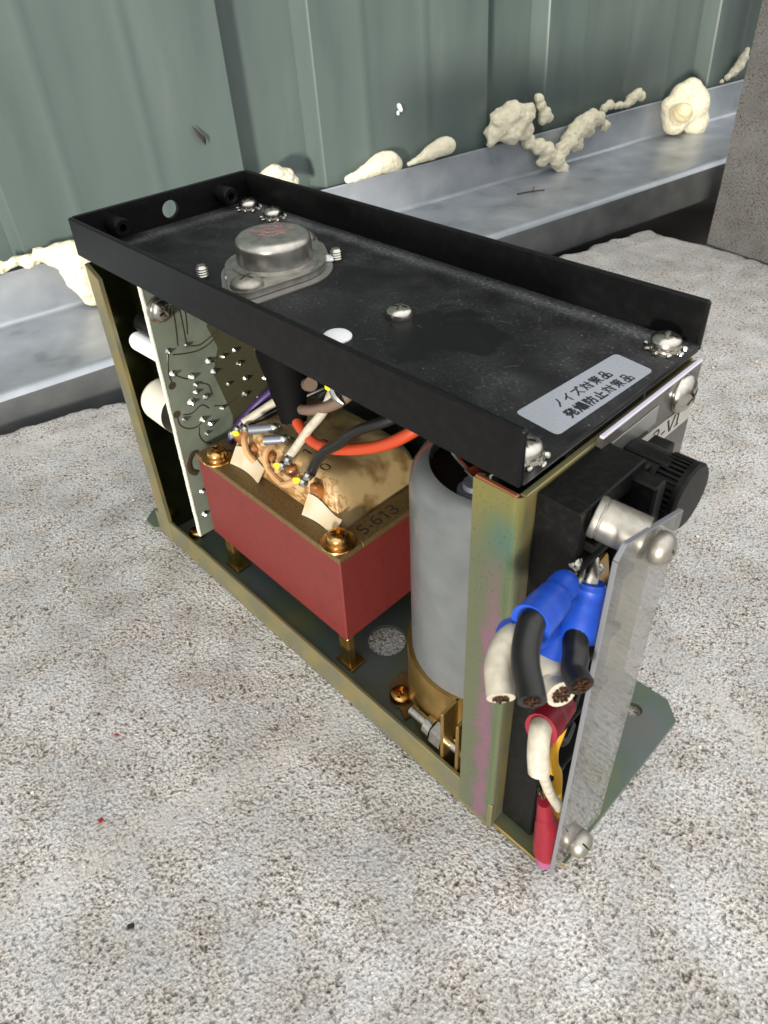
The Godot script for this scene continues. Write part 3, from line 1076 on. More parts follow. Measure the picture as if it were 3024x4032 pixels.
func make_fasteners() -> void:
	head_mesh = await bake([Vector2(0, -0.4), Vector2(3.9, -0.4), Vector2(4.05, 0.3), Vector2(4.0, 1.5), Vector2(3.6, 2.4), Vector2(2.8, 3.0), Vector2(1.5, 3.35), Vector2(0, 3.45)], true, 4.0, 3.4)
	wide_mesh = await bake([Vector2(0, -0.4), Vector2(5.2, -0.4), Vector2(5.4, 0.1), Vector2(5.0, 1.2), Vector2(4.0, 2.2), Vector2(2.4, 2.9), Vector2(0, 3.2)], true, 4.6, 3.2)
	dome_mesh = await bake([Vector2(0, -0.4), Vector2(4.2, -0.4), Vector2(4.9, 0.6), Vector2(4.9, 2.0), Vector2(4.4, 3.4), Vector2(3.2, 4.5), Vector2(1.6, 5.1), Vector2(0, 5.2)], true, 4.6, 5.4)
	slot_mesh = await bake([Vector2(0, -0.4), Vector2(4.6, -0.4), Vector2(4.9, 0.4), Vector2(4.8, 2.0), Vector2(4.2, 3.6), Vector2(3.0, 4.6), Vector2(1.5, 5.1), Vector2(0, 5.2)], false, 4.9, 5.2)
	var b := MB.new()
	b.lathe(Vector3.ZERO, Vector3.UP, [Vector2(3.0, 0), Vector2(4.6, 0), Vector2(4.6, 0.8), Vector2(3.0, 0.8)], 24)
	for k in 9:
		var d := Vector3(cos(TAU * k / 9), 0, sin(TAU * k / 9))
		b.box(d * 4.75 + Vector3(0, 0.6, 0), Vector3(1.5, 1.0, 1.5), 0.35, Basis(Vector3.UP, -TAU * k / 9) * Basis(Vector3(1, 0, 0), 0.5))
	washer_mesh = b.mesh(35.0)
	b = MB.new()
	b.lathe(Vector3.ZERO, Vector3.UP, [Vector2(3.0, 0), Vector2(6.0, 0), Vector2(6.2, 0.4), Vector2(6.0, 0.8), Vector2(4.4, 0.9), Vector2(4.2, 1.8), Vector2(3.0, 1.8)], 28)
	flat_washer_mesh = b.mesh(35.0)
	for v in 4:
		b = MB.new()
		var rr := 0.95 + 0.17 * v
		b.lathe(Vector3.ZERO, Vector3.UP, [Vector2(rr * 1.25, -0.2), Vector2(rr * 1.1, 0.25), Vector2(rr * 0.72, 0.8), Vector2(rr * 0.5, 1.3), Vector2(rr * 0.28, 1.55 + 0.1 * v), Vector2(0, 1.6 + 0.1 * v)], 9)
		for i in b.p.size():
			b.p[i] += Vector3(sin(b.p[i].y * 3.0 + v), 0, cos(b.p[i].x * 5.0 + v)) * 0.12 * b.p[i].y
		solder_meshes.append(b.mesh(20.0))


func screw(at: Vector3, up: Vector3, m: Material, washer := "", turn := 0.3, mesh: Mesh = null, parent: Node = unit, k := 1.0) -> MeshInstance3D:
	var lift := 0.0
	if washer:
		lift = 1.0 if washer == "star" else 1.6
	var tr := put(at + up * lift, up, turn)
	tr.basis = tr.basis.scaled(Vector3.ONE * k)
	var o := hang(parent, mesh if mesh else head_mesh, "screw", m, tr)
	if washer:
		var wm := washer_mesh if washer == "star" else flat_washer_mesh
		var ws := hang(o if parent == unit else parent, wm, "lock_washer" if washer == "star" else "washer", m)
		ws.transform = (tr.affine_inverse() if parent == unit else Transform3D()) * put(at, up, turn * 2.0)
	return o


# ------------------------------------------------------------------ the power supply
func text(s: String, at: Vector3, ex: Vector3, ey: Vector3, high: float, material: Material, called: String, parent: Node, wide := 1.0) -> void:
	var tm := TextMesh.new()
	var f := SystemFont.new()
	f.font_names = PackedStringArray(["Droid Sans"])
	tm.font = f
	tm.text = s
	tm.font_size = 32
	tm.pixel_size = high * U / 23.0
	tm.depth = 0.06 * U
	tm.curve_step = 2.0
	var tr := Transform3D(Basis(ex * wide, ey, ex.cross(ey)), at * U)
	hang(parent, tm, called, material, tr)


func chassis() -> void:
	var zinc: Material = M["yellow zinc"]
	# foot plate with mounting ears at both ends
	var out := PackedVector2Array([Vector2(-7.5, 1.5), Vector2(-9.5, 5), Vector2(-9.5, 72), Vector2(-6, 77), Vector2(217.6, 78.0), Vector2(223.6, 72.3), Vector2(222.9, 6.9), Vector2(216.2, 2.0), Vector2(201.6, 1.6), Vector2(200.8, 1.7), Vector2(6, 1.7), Vector2(2, -1.5), Vector2(-5, -1.5)])
	var b := MB.new()
	b.sheet(out, [circle(Vector2(211.1, 66.5), 2.9), circle(Vector2(128, 28), 7.5), circle(Vector2(-3, 66), 2.5)], Vector3(0, 2.0, 0), Vector3(1, 0, 0), Vector3(0, 0, -1), 1.8)
	for i in b.p.size():
		b.p[i].y -= 1.7
	var base := part(b, "base_plate", M["green zinc"])
	b = MB.new()
	b.span(Vector3(4.5, 0.2, -0.1), Vector3(200.7, 13.0, -1.7), 0.35)
	part(b, "side_lip", zinc, base)
	b = MB.new()
	b.span(Vector3(4.5, 2.2, -76.2), Vector3(200.7, 13.0, -77.8), 0.35)
	part(b, "side_lip", zinc, base)
	# bright sheared edges of the ear
	b = MB.new()
	b.tube([Vector3(201.5, 1.9, -1.6), Vector3(216.2, 1.9, -1.9), Vector3(223.0, 1.9, -6.9)], 0.35, 6, 1)
	part(b, "sheared_edge", M["gold zinc"], base)

	# left end panel, leaning a little, with its flange towards the viewer
	b = MB.new()
	var l0 := Vector3(9.0, 2.2, 0)
	var l1 := Vector3(4.6, 132.2, 0)
	for q in [[0.0, -1.6, 0.0, 1.5], ]:
		b.quad(l0 + Vector3(1.6, 0, -1.7), l0 + Vector3(1.6, 0, -77), l1 + Vector3(1.6, 0, -77), l1 + Vector3(1.6, 0, -1.7))
		b.quad(l0 + Vector3(0, 0, -77), l0 + Vector3(0, 0, -0.8), l1 + Vector3(0, 0, -0.8), l1 + Vector3(0, 0, -77))
	var endp := part(b, "end_panel", M["mirror zinc"])
	for z in [[0.0, -1.6], [-76.8, -78.4]]:
		b = MB.new()
		var w := 8.6
		var c0 := l0 + Vector3(w / 2, 65, (z[0] + z[1]) / 2)
		var a := [l0 + Vector3(0, 0, z[0]), l0 + Vector3(w, 0, z[0]), l1 + Vector3(w, -4, z[0]), l1 + Vector3(0, 0, z[0]), l0 + Vector3(0, 0, z[1]), l0 + Vector3(w, 0, z[1]), l1 + Vector3(w, -4, z[1]), l1 + Vector3(0, 0, z[1])]
		for f in [[0, 1, 2, 3], [4, 5, 6, 7], [0, 1, 5, 4], [3, 2, 6, 7], [0, 3, 7, 4], [1, 2, 6, 5]]:
			b.oquad(c0, a[f[0]], a[f[1]], a[f[2]], a[f[3]])
		part(b, "corner_flange", zinc, endp)

	# front panel with the rainbow coloured corner flange
	b = MB.new()
	b.span(Vector3(199.2, 2.2, -1.8), Vector3(200.8, 131.8, -77), 0.2)
	var fp := part(b, "front_panel", zinc)
	b = MB.new()
	# the fold: a flange 12 wide with a rounded corner running into the front panel
	var n := 6
	var arc := [Vector2(188.4, 0.0)]
	for i in n + 1:
		var f := PI / 2 * i / n
		arc.append(Vector2(198.6 + 2.2 * sin(f), -2.2 + 2.2 * cos(f)))
	for i in arc.size() - 1:
		var u0: float = (arc[i].x - 188.4) / 14.0 + (0.06 * i if i > 0 else 0.0)
		var u1: float = (arc[i + 1].x - 188.4) / 14.0 + 0.06 * (i + 1)
		if i == 0:
			u1 = 0.73
		var ya := 131.6
		b.quad(Vector3(arc[i].x, 2.4, arc[i].y), Vector3(arc[i + 1].x, 2.4, arc[i + 1].y), Vector3(arc[i + 1].x, ya + 0.4, arc[i + 1].y), Vector3(arc[i].x, ya, arc[i].y), Vector2(u0, 1), Vector2(u1, 1), Vector2(u1, 0), Vector2(u0, 0))
	b.quad(Vector3(188.4, 2.4, -1.6), Vector3(188.4, 2.4, 0), Vector3(188.4, 131.6, 0), Vector3(188.4, 131.6, -1.6), Vector2(0, 1), Vector2(0.02, 1), Vector2(0.02, 0), Vector2(0, 0))
	b.quad(Vector3(199.0, 2.4, -1.6), Vector3(188.4, 2.4, -1.6), Vector3(188.4, 131.6, -1.6), Vector3(199.0, 131.6, -1.6))
	part(b, "corner_flange", M["chromate post"], fp)
	b = MB.new()
	b.span(Vector3(188.6, 131.4, -0.15), Vector3(199.6, 132.1, -1.5), 0.25)
	part(b, "sheared_edge", M["copper edge"], fp)
	b = MB.new()
	b.span(Vector3(188.4, 2.4, -76.8), Vector3(199.0, 131.6, -78.4), 0.2)
	part(b, "corner_flange", zinc, fp)

	# far side closed with an added, unseen panel that darkens the inside
	b = MB.new()
	b.span(Vector3(17.0, 13.4, -77.2), Vector3(188.0, 132.5, -78.6), 0.2)
	part(b, "added_back_panel", M["green zinc"])


func tray() -> void:
	var blk: Material = M["black anodised"]
	var b := MB.new()
	var hole := circle(Vector2(125.3, 17.4), 4.6)
	b.sheet(PackedVector2Array([Vector2(1.8, 1.9), Vector2(200, 1.9), Vector2(200, 77.1), Vector2(1.8, 77.1)]), [], Vector3(0, 134.4, 0), Vector3(1, 0, 0), Vector3(0, 0, -1), 2.0)
	for i in b.t.size():
		b.t[i].y = 1.0 - b.t[i].y
	var root := part(b, "heat_sink_tray", M["tray plate"])
	b = MB.new()
	b.span(Vector3(0.6, 134.2, 0), Vector3(200, 148.5, -1.9), 0.55)
	part(b, "near_flange", blk, root)
	b = MB.new()
	b.span(Vector3(0.6, 134.2, -77.1), Vector3(200, 148.5, -79), 0.55)
	part(b, "far_flange", blk, root)
	b = MB.new()
	# end flange with a round hole
	b.sheet(PackedVector2Array([Vector2(2.0, 136.5), Vector2(3.2, 134.6), Vector2(75.8, 134.6), Vector2(77.0, 136.5), Vector2(77.0, 148.4), Vector2(2.0, 148.4)]), [circle(Vector2(40.1, 141.7), 3.5, 24)], Vector3(0, 0, 0), Vector3(0, 0, -1), Vector3(0, 1, 0), 1.8)
	for i in b.p.size():
		b.p[i].x = 1.8 + b.p[i].x if b.p[i].x < -0.1 else b.p[i].x
	part(b, "end_flange", blk, root)
	for z in [-15.8, -63.8]:
		b = MB.new()
		b.lathe(Vector3(1.6, 142.4, z), Vector3(1, 0, 0), [Vector2(3.5, 0), Vector2(3.5, 7.2), Vector2(3.0, 7.9), Vector2(1.5, 7.9), Vector2(1.4, 4.0), Vector2(0, 4.0)], 20)
		part(b, "threaded_boss", blk, root)
	b = MB.new()
	b.lathe(Vector3(125.3, 136.2, -17.6), Vector3.UP, [Vector2(4.2, 0), Vector2(4.2, 0.6), Vector2(3.6, 1.2), Vector2(2.0, 1.7), Vector2(0, 1.8)], 22)
	part(b, "white_plug", M["white plastic"])
	# silver sticker
	b = MB.new()
	var q := [Vector2(184.2, 19.6), Vector2(186.5, 59.0), Vector2(197.9, 57.4), Vector2(196.6, 18.4)]
	var ring := []
	for i in 4:
		var c: Vector2 = q[i]
		var pv: Vector2 = q[(i + 3) % 4]
		var nx: Vector2 = q[(i + 1) % 4]
		for k in 5:
			var f := k / 4.0
			var a := c + (pv - c).normalized() * 1.6
			var e := c + (nx - c).normalized() * 1.6
			ring.append(a.lerp(c, f).lerp(c.lerp(e, f), f))
	var ex: Vector2 = (q[1] - q[0])
	var ey: Vector2 = (q[3] - q[0])
	var uvof := func(v: Vector2) -> Vector2:
		var r: Vector2 = v - q[0]
		var det := ex.cross(ey)
		return Vector2(r.cross(ey) / det, -r.cross(ex) / det)
	var ctr: Vector2 = (q[0] + q[1] + q[2] + q[3]) / 4.0
	for i in ring.size():
		var v0: Vector2 = ring[i]
		var v1: Vector2 = ring[(i + 1) % ring.size()]
		b.tri(Vector3(ctr.x, 136.52, -ctr.y), Vector3(v1.x, 136.52, -v1.y), Vector3(v0.x, 136.52, -v0.y), uvof.call(ctr), uvof.call(v1), uvof.call(v0))
	if (b.p[1] - b.p[0]).cross(b.p[2] - b.p[0]).y < 0.0:
		for i in b.p.size() / 3:
			var x := b.p[3 * i + 1]
			b.p[3 * i + 1] = b.p[3 * i + 2]
			b.p[3 * i + 2] = x
			var y := b.t[3 * i + 1]
			b.t[3 * i + 1] = b.t[3 * i + 2]
			b.t[3 * i + 2] = y
	var sk := part(b, "notice_sticker", M["sticker"])
	sk.set_meta("label", "silver sticker with two lines of Japanese lettering")
	# fasteners of the tray
	screw(Vector3(12.4, 136.4, -69.6), Vector3.UP, M["nickel"], "star", 0.2)
	screw(Vector3(29.8, 136.4, -68.8), Vector3.UP, M["nickel"], "star", 0.9)
	screw(Vector3(129.3, 136.4, -38.2), Vector3.UP, M["nickel"], "", 0.5)
	screw(Vector3(194.4, 136.4, -69.4), Vector3.UP, M["nickel"], "star", 0.25)
	screw(Vector3(195.6, 136.4, -7.4), Vector3.UP, M["nickel"], "star", 0.7)
	for s in [Vector2(57.7, -17.7), Vector2(80.9, -56.7)]:
		b = MB.new()
		var prof := [Vector2(1.7, 0)]
		for k in 4:
			prof.append(Vector2(2.1, 0.25 + k * 0.85))
			prof.append(Vector2(1.7, 0.65 + k * 0.85))
		prof.append(Vector2(1.4, 3.7))
		prof.append(Vector2(0, 3.8))
		b.lathe(Vector3(s.x, 136.2, s.y), Vector3.UP, prof, 18)
		part(b, "stud_end", M["nickel"], unit, 15.0)


func power_transistor() -> void:
	var c := Vector3(72.6, 136.4, -37.2)
	var dir := Vector3(9.6, 0, 19.0).normalized()
	var side := Vector3(dir.z, 0, -dir.x)
	var diamond := func(hl: float, hw: float, re: float, rs: float) -> PackedVector2Array:
		# outline round two end discs and one middle disc
		var q := PackedVector2Array()
		for s in 4:
			pass
		var n := 12
		var d := hl - re
		var a := acos(clampf((hw - re) / d, -1, 1))
		for k in n + 1:
			var f := lerpf(-a, a, k / float(n)) * 1.0
			q.append(Vector2(d + re * cos(f), re * sin(f)))
		for k in n + 1:
			var f := lerpf(a, PI - a, k / float(n))
			q.append(Vector2(hw * cos(f), hw * sin(f)))
		for k in n + 1:
			var f := lerpf(PI - a, PI + a, k / float(n))
			q.append(Vector2(-d + re * cos(f), re * sin(f)))
		for k in n + 1:
			var f := lerpf(PI + a, TAU - a, k / float(n))
			q.append(Vector2(hw * cos(f), hw * sin(f)))
		return q
	var b := MB.new()
	b.sheet(diamond.call(28.5, 18.6, 8.0, 0.0), [], c + Vector3(1.2, 0.05, 0.6), dir, side, 0.4)
	if b.p.size() and dir.cross(side).y < 0.0:
		for i in b.p.size():
			b.p[i].y = 2.0 * (c.y + 0.25) - b.p[i].y
	var mica := MB.new()
	mica.p = b.p
	mica.t = b.t
	b = MB.new()
	var sd := side if dir.cross(side).y > 0.0 else -side
	b.sheet(diamond.call(26.6, 16.8, 5.6, 0.0), [], c + Vector3(0, 0.7, 0), dir, sd, 2.1)
	var tr := part(b, "power_transistor", M["transistor can"])
	part(mica, "mica_sheet", M["mica"], tr)
	b = MB.new()
	b.lathe(c + Vector3(0, 2.6, 0), Vector3.UP, [Vector2(14.6, 0), Vector2(14.6, 0.8), Vector2(12.7, 1.3), Vector2(12.6, 7.0), Vector2(12.2, 8.4), Vector2(11.2, 9.4), Vector2(9.8, 9.8), Vector2(0, 9.9)], 48)
	part(b, "can", M["transistor can"], tr)
	# worn red type print on the can
	b = MB.new()
	var pr := RandomNumberGenerator.new()
	pr.seed = 8
	for k in 70:
		var a := c + Vector3(pr.randf_range(-8, 3), 12.52, pr.randf_range(-8, 4))
		var f := pr.randf_range(-0.25, 0.25) + (0.9 if k % 3 else 2.2)
		b.box(a, Vector3(pr.randf_range(0.8, 2.6), 0.06, 0.16), 0.0, Basis(Vector3.UP, f))
	part(b, "worn_print", M["red print"], tr)
	var white := MB.new()
	white.box(c + Vector3(8.4, 0.9, -16.4), Vector3(2.6, 0.9, 5.0), 0.3, Basis(Vector3.UP, 0.9))
	part(white, "heat_paste", M["white plastic"], tr)
	white = MB.new()
	white.box(c + Vector3(-3.5, 0.9, 14.0), Vector3(2.0, 0.9, 7.0), 0.3, Basis(Vector3.UP, -0.35))
	part(white, "heat_paste", M["white plastic"], tr)
	screw(c + dir * 20.6 + Vector3(0, 2.9, 0), Vector3.UP, M["dull nickel"], "", 0.3, wide_mesh, tr)
	screw(c - dir * 20.6 + Vector3(0, 2.9, 0), Vector3.UP, M["dull nickel"], "", 0.8, wide_mesh, tr)


func circuit_board() -> void:
	var b := MB.new()
	b.box(Vector3(35.2, 73.75, -38.0), Vector3(1.5, 116.5, 71.4), 0.0)
	var bd := part(b, "circuit_board", M["circuit board"])
	bd.position = Vector3(2.4, 0, -1.9) * U
	b = MB.new()
	# sawn pale edge towards the viewer
	var en := noise(0.4, 2, 44)
	for k in 70:
		var y0 := 15.6 + 116.4 * k / 70.0
		b.box(Vector3(35.2, y0 + 0.8, -2.1 + en.get_noise_1d(y0) * 0.12), Vector3(1.8, 1.70, 0.9), 0.15)
	part(b, "sawn_edge", M["board edge"], bd)
	# copper print on the far half, its colour darkened for the shade there
	b = MB.new()
	b.sheet(PackedVector2Array([Vector2(30, 125), Vector2(24, 108), Vector2(27, 98), Vector2(23, 88), Vector2(28, 66), Vector2(26, 52), Vector2(34, 40), Vector2(73, 40), Vector2(73, 128)]), [], Vector3(35.98, 0, 0), Vector3(0, 0, -1), Vector3(0, 1, 0), 0.09)
	part(b, "shaded_copper_area", M["shaded copper"], bd)
	var spots := [[104.1, -14.3], [104.5, -6.7], [95.1, -6.3], [94.0, -22.2], [93.6, -28.3], [93.9, -34.2], [88.8, -23.4], [90.6, -13.7], [86.9, -14.5], [83.6, -14.1], [79.7, -17.7], [80.2, -11.2], [80.8, -28.7], [87.6, -35.1], [79.7, -37.1], [72.8, -35.5], [71.5, -23.9], [74.3, -6.7], [70.5, -14.5], [66.9, -17.7], [63.6, -14.7], [37.8, -7.3], [98, -41], [90, -45], [82, -48], [76, -46], [68, -42], [102, -54], [60, -30], [110, -36], [26.0, -6.0]]
	var k := 0
	for s in spots:
		var o := hang(bd, solder_meshes[k % 4], "solder_joint", M["solder"], put(Vector3(36.0, s[0], s[1]), Vector3(1, 0, 0), k * 1.1))
		o.name = o.name
		k += 1
	var traces := [
		[[104.5, -6.7], [100, -5.4], [95, -4.8], [91, -5.4]], [[128, -11.5], [118, -12.0], [110, -11.4], [105, -10.8]], [[128, -14.5], [114, -14.6], [104.5, -14.4]], [[128, -16.5], [116, -16.6], [108, -15.6]],
		[[102.5, -8], [101, -13], [100, -19], [101, -24], [103, -28]], [[103, -16], [102, -20], [103.5, -25], [106, -31]], [[77.9, -4.4], [73, -4.4], [69.5, -7.6], [68.6, -11.6], [70, -14.4]], [[76.5, -6.7], [75.4, -10.6], [77, -15.2], [74, -18.2]],
		[[68, -12.2], [64, -11.6], [60, -13.2], [58, -16.2]], [[95.1, -6.3], [92, -9.6], [90, -12.6]], [[94, -22.2], [92, -25], [89, -23.8]], [[86.6, -16.6], [84, -20], [80, -20.6]], [[74, -20.6], [72, -26], [73, -32]]]
	for tr in traces:
		b = MB.new()
		var q := []
		for v in tr:
			q.append(Vector3(36.02, v[0], v[1]))
		b.tube(q, 0.28, 6, 5, 1.0)
		for i in b.p.size():
			b.p[i].x = 36.02 + (b.p[i].x - 36.02) * 0.35
		part(b, "trace", M["trace"], bd)
	for c in [[90.4, -5.0], [77.9, -4.2]]:
		b = MB.new()
		b.lathe(Vector3(35.98, c[0], c[1]), Vector3(1, 0, 0), [Vector2(1.5, 0), Vector2(1.5, 0.14), Vector2(0.7, 0.14), Vector2(0.7, 0.1), Vector2(0, 0.1)], 16)
		part(b, "pad", M["trace"], bd)
	b = MB.new()
	b.tube([Vector3(36.3, 57.0, -9.0), Vector3(36.3, 57.2, -6.4), Vector3(36.3, 54.0, -4.4), Vector3(36.3, 50.0, -4.6), Vector3(36.3, 47.6, -7.0)], 1.3, 10)
	for i in b.p.size():
		b.p[i].x = 36.0 + (b.p[i].x - 36.0) * 0.3
	part(b, "trace", M["trace"], bd)
	var sc := screw(Vector3(39.0, 121.5, -9.0), Vector3(1, 0, 0), M["nickel"], "", 0.4)
	b = MB.new()
	b.lathe(Vector3(38.5, 121.5, -9.0), Vector3(1, 0, 0), [Vector2(3, 0), Vector2(5.2, 0), Vector2(5.2, 0.7), Vector2(3.2, 1.3)], 24)
	part(b, "board_washer", M["nickel"])
	# parts on the component side, seen past the board's edge
	b = MB.new()
	b.lathe(Vector3(34.4, 76.8, -7.2), Vector3(-1, 0, 0), [Vector2(9.0, 0), Vector2(9.0, 14.5), Vector2(8.4, 16.6), Vector2(6.6, 18.0), Vector2(3.6, 18.8), Vector2(0, 19.0)], 36)
	part(b, "white_trimmer", M["bone"], bd)
	b = MB.new()
	b.lathe(Vector3(34.4, 102.6, -6.0), Vector3(-1, -0.05, 0), [Vector2(3.9, 0), Vector2(3.9, 20.0), Vector2(3.2, 22.0), Vector2(0, 22.4)], 22)
	part(b, "small_capacitor", M["white plastic"], bd)
	b = MB.new()
	b.lathe(Vector3(34.4, 109.0, -9.0), Vector3(-1, 0, 0), [Vector2(4.0, 0), Vector2(4.0, 19.0), Vector2(0, 19.2)], 18)
	part(b, "small_capacitor", M["black plastic"], bd)
	for q in [[95.0, -30.0, 9.0], [60.0, -30.0, 6.0], [45.0, -14.0, 5.0], [118.0, -44.0, 6.5]]:
		b = MB.new()
		b.lathe(Vector3(34.4, q[0], q[1]), Vector3(-1, 0, 0), [Vector2(q[2], 0), Vector2(q[2], 12.0), Vector2(q[2] - 0.8, 13.0), Vector2(0, 13.0)], 22)
		part(b, "capacitor_can", M["black plastic"], bd)
	b = MB.new()
	b.span(Vector3(36.2, 2.2, -24), Vector3(44, 19, -25.4), 0.2)
	b.span(Vector3(36.2, 2.2, -24), Vector3(44, 3.6, -34), 0.2)
	part(b, "board_bracket", M["green zinc"])


func transformer() -> void:
	var b := MB.new()
	# lacquered core, two halves with the seam in the middle
	b.span(Vector3(41.2, 18.0, -9.4), Vector3(126.6, 57.2, -63.0), 0.5)
	var tf := part(b, "transformer", M["red lacquer"])
	tf.position = Vector3(1.6, 0.6, 1.0) * U
	# clamping frame on top
	var fr := [[Vector3(40.6, 57.2, -8.8), Vector3(127.2, 59.6, -19.5)], [Vector3(40.6, 57.2, -53.0), Vector3(127.2, 59.6, -63.6)], [Vector3(40.6, 57.2, -19.5), Vector3(52.0, 59.6, -53.0)], [Vector3(117.6, 57.2, -19.5), Vector3(127.2, 59.6, -53.0)]]
	for f in fr:
		b = MB.new()
		b.span(f[0], f[1], 0.4)
		part(b, "clamping_bar", M["bracket lacquer"], tf)
	# legs
	for q in [Vector2(123.6, -11.6), Vector2(50.5, -11.6), Vector2(123.6, -60.5), Vector2(50.5, -60.5)]:
		b = MB.new()
		b.box(Vector3(q.x, 10.0, q.y), Vector3(5.4, 15.8, 3.4), 0.5)
		b.box(Vector3(q.x, 2.4, q.y - 1.0), Vector3(9.0, 1.2, 7.0), 0.3)
		part(b, "leg", M["gold zinc"], tf)
	# paper wound coil: rounded block rising through the frame
	b = MB.new()
	var x0 := 53.0
	var x1 := 116.8
	var z0 := -18.5
	var z1 := -60.0
	var prof := []
	for k in 15:
		var f := k / 14.0
		prof.append(Vector2(f, 59.0 + 15.5 * pow(sin(PI * clampf(f * 0.5 + 0.0, 0, 0.5)), 0.55) if f < 0.999 else 74.5))
	var nx := 26
	var nz := 22
	var wob := noise(0.06, 3, 45)
	var g := []
	for i in nx + 1:
		var row := []
		for j in nz + 1:
			var fx := float(i) / nx
			var fz := float(j) / nz
			var ax := pow(absf(2.0 * fx - 1.0), 8.0)
			var az := pow(absf(2.0 * fz - 1.0), 10.0)
			var y := 58.0 + 16.5 * pow(maxf(0.0, 1.0 - ax), 0.6) * pow(maxf(0.0, 1.0 - az), 0.5)
			var x := lerpf(x0, x1, fx)
			var z := lerpf(z0, z1, fz)
			y += wob.get_noise_2d(x, z) * 0.3 + 2.0 * sin(PI * fx) * 0.6
			var drop := 75.5 - y
			row.append([Vector3(x, y, z), Vector2(0.5 + ((x - 85.0) + signf(x - 85.0) * drop * ax) / 100.0, 0.5 - ((z + 39.0) * -1.0 + signf(-39.0 - z) * drop * az) / 70.0)])
		g.append(row)
	for i in nx:
		for j in nz:
			var a = g[i][j]
			var c = g[i + 1][j]
			var d = g[i + 1][j + 1]
			var e = g[i][j + 1]
			b.quad(a[0], c[0], d[0], e[0], a[1], c[1], d[1], e[1])
	var coil := part(b, "coil", M["coil paper"], tf, 60.0)
	# printed tap voltages
	var ex := Vector3(0, 0, -1)
	var ey := Vector3(-1, 0, 0)
	text("120", Vector3(72.4, 77.1, -33.0), ex, ey, 3.8, M["ink"], "printed_number", coil, 1.3)
	text("110", Vector3(83.0, 77.1, -31.4), ex, ey, 3.8, M["ink"], "printed_number", coil, 1.3)
	text("100", Vector3(93.0, 77.1, -30.0), ex, ey, 3.8, M["ink"], "printed_number", coil, 1.3)
	text("0", Vector3(104.5, 77.1, -24.6), ex, ey, 3.8, M["ink"], "printed_number", coil, 1.3)
	text("S-613", Vector3(122.4, 59.68, -31.5), ex, ey, 4.6, M["ink"], "printed_number", tf, 1.15)
	# white insulation flaps
	for q in [[57.0, 75.0, 0.0], [101.0, 118.0, 1.0]]:
		b = MB.new()
		var nn := 8
		var pts0 := []
		for k in nn + 1:
			var f := k / float(nn)
			var x := lerpf(q[0], q[1], f)
			pts0.append([Vector3(x, 59.8, -14.6 - 1.2 * sin(f * PI)), Vector3(x + 0.8, 66.5 + 1.6 * sin(f * 5.0 + q[2]), -18.0 - 1.0 * sin(f * 3.0))])
		for k in nn:
			b.quad(pts0[k][0], pts0[k + 1][0], pts0[k + 1][1], pts0[k][1])
			var bk := Vector3(0, -0.3, -0.3)
			b.quad(pts0[k + 1][0] + bk, pts0[k][0] + bk, pts0[k][1] + bk, pts0[k + 1][1] + bk)
		part(b, "insulation_flap", M["paper flap"], tf)
	# resin, tap leads and solder at the terminals
	var rg := RandomNumberGenerator.new()
	rg.seed = 12
	var rn := noise(0.2, 3, 46)
	b = MB.new()
	var lumps := []
	for k in 16:
		lumps.append([Vector3([58.0, 69.0, 79.0, 90.0, 104.0][k % 5] + rg.randf_range(-3, 3), 71.0 + rg.randf_range(-3.0, 1.5), -20.2 + rg.randf_range(-1.4, 1.2)), rg.randf_range(1.4, 2.6)])
	b.field(func(p: Vector3) -> float:
		var d := 1e9
		for l in lumps:
			d = smin(d, (p - l[0]).length() - l[1], 2.0)
		return d + rn.get_noise_3dv(p) * 1.3, Vector3(52, 64, -27), Vector3(118, 78, -12), 1.3)
	part(b, "varnish", M["resin"], tf, 70.0)
	var leads := [[[64, 74.5, -20], [66, 73.5, -17.4], [69, 70, -16.0], [72, 67, -16.8]], [[78, 75.0, -22], [78.5, 74.2, -18.5], [80, 71.0, -16.4], [84, 68, -16.0]], [[82, 69.5, -15.8], [88, 68.5, -15.0], [93, 69, -14.4]], [[86, 76, -20], [87, 74, -17.5], [88, 71, -15.8]], [[92, 69.0, -14.2], [97, 72.0, -13.6], [102, 76.0, -16.0]]]
	for l in leads:
		b = MB.new()
		var q := []
		for v in l:
			q.append(Vector3(v[0], v[1], v[2]))
		b.tube(q, 1.25, 9)
		part(b, "tap_lead", M["cream sleeve"], tf)
	for q in [[66.5, 77.0, -20.5, 75.0, 79.2, -26.5], [76.0, 77.0, -20.0, 82.5, 78.4, -25.0]]:
		b = MB.new()
		b.tube([Vector3(q[0], q[1], q[2]), Vector3(q[3], q[4], q[5])], 1.9, 12, 1)
		part(b, "terminal_lug", M["lead grey"], tf)
		b = MB.new()
		b.lathe(Vector3(q[3], q[4], q[5]), Vector3(q[3] - q[0], q[4] - q[1], q[5] - q[2]), [Vector2(2.0, -1.4), Vector2(2.1, -0.2), Vector2(1.4, 1.0), Vector2(0, 1.6)], 12)
		part(b, "solder_blob", M["solder"], tf)
	for q in [Vector3(58.0, 73.5, -20.0), Vector3(60.5, 74.0, -22.0), Vector3(57.0, 72.0, -18.0), Vector3(91.0, 76.5, -18.8), Vector3(90.4, 75.0, -16.6), Vector3(104.2, 77.6, -17.0), Vector3(103.6, 75.6, -15.2)]:
		b = MB.new()
		b.lathe(q, Vector3(0.2, 1, 0.5), [Vector2(0, -1.6), Vector2(1.6, -1.0), Vector2(1.9, 0.1), Vector2(1.2, 1.3), Vector2(0, 1.9)], 9)
		part(b, "solder_blob", M["solder"], tf, 20.0)
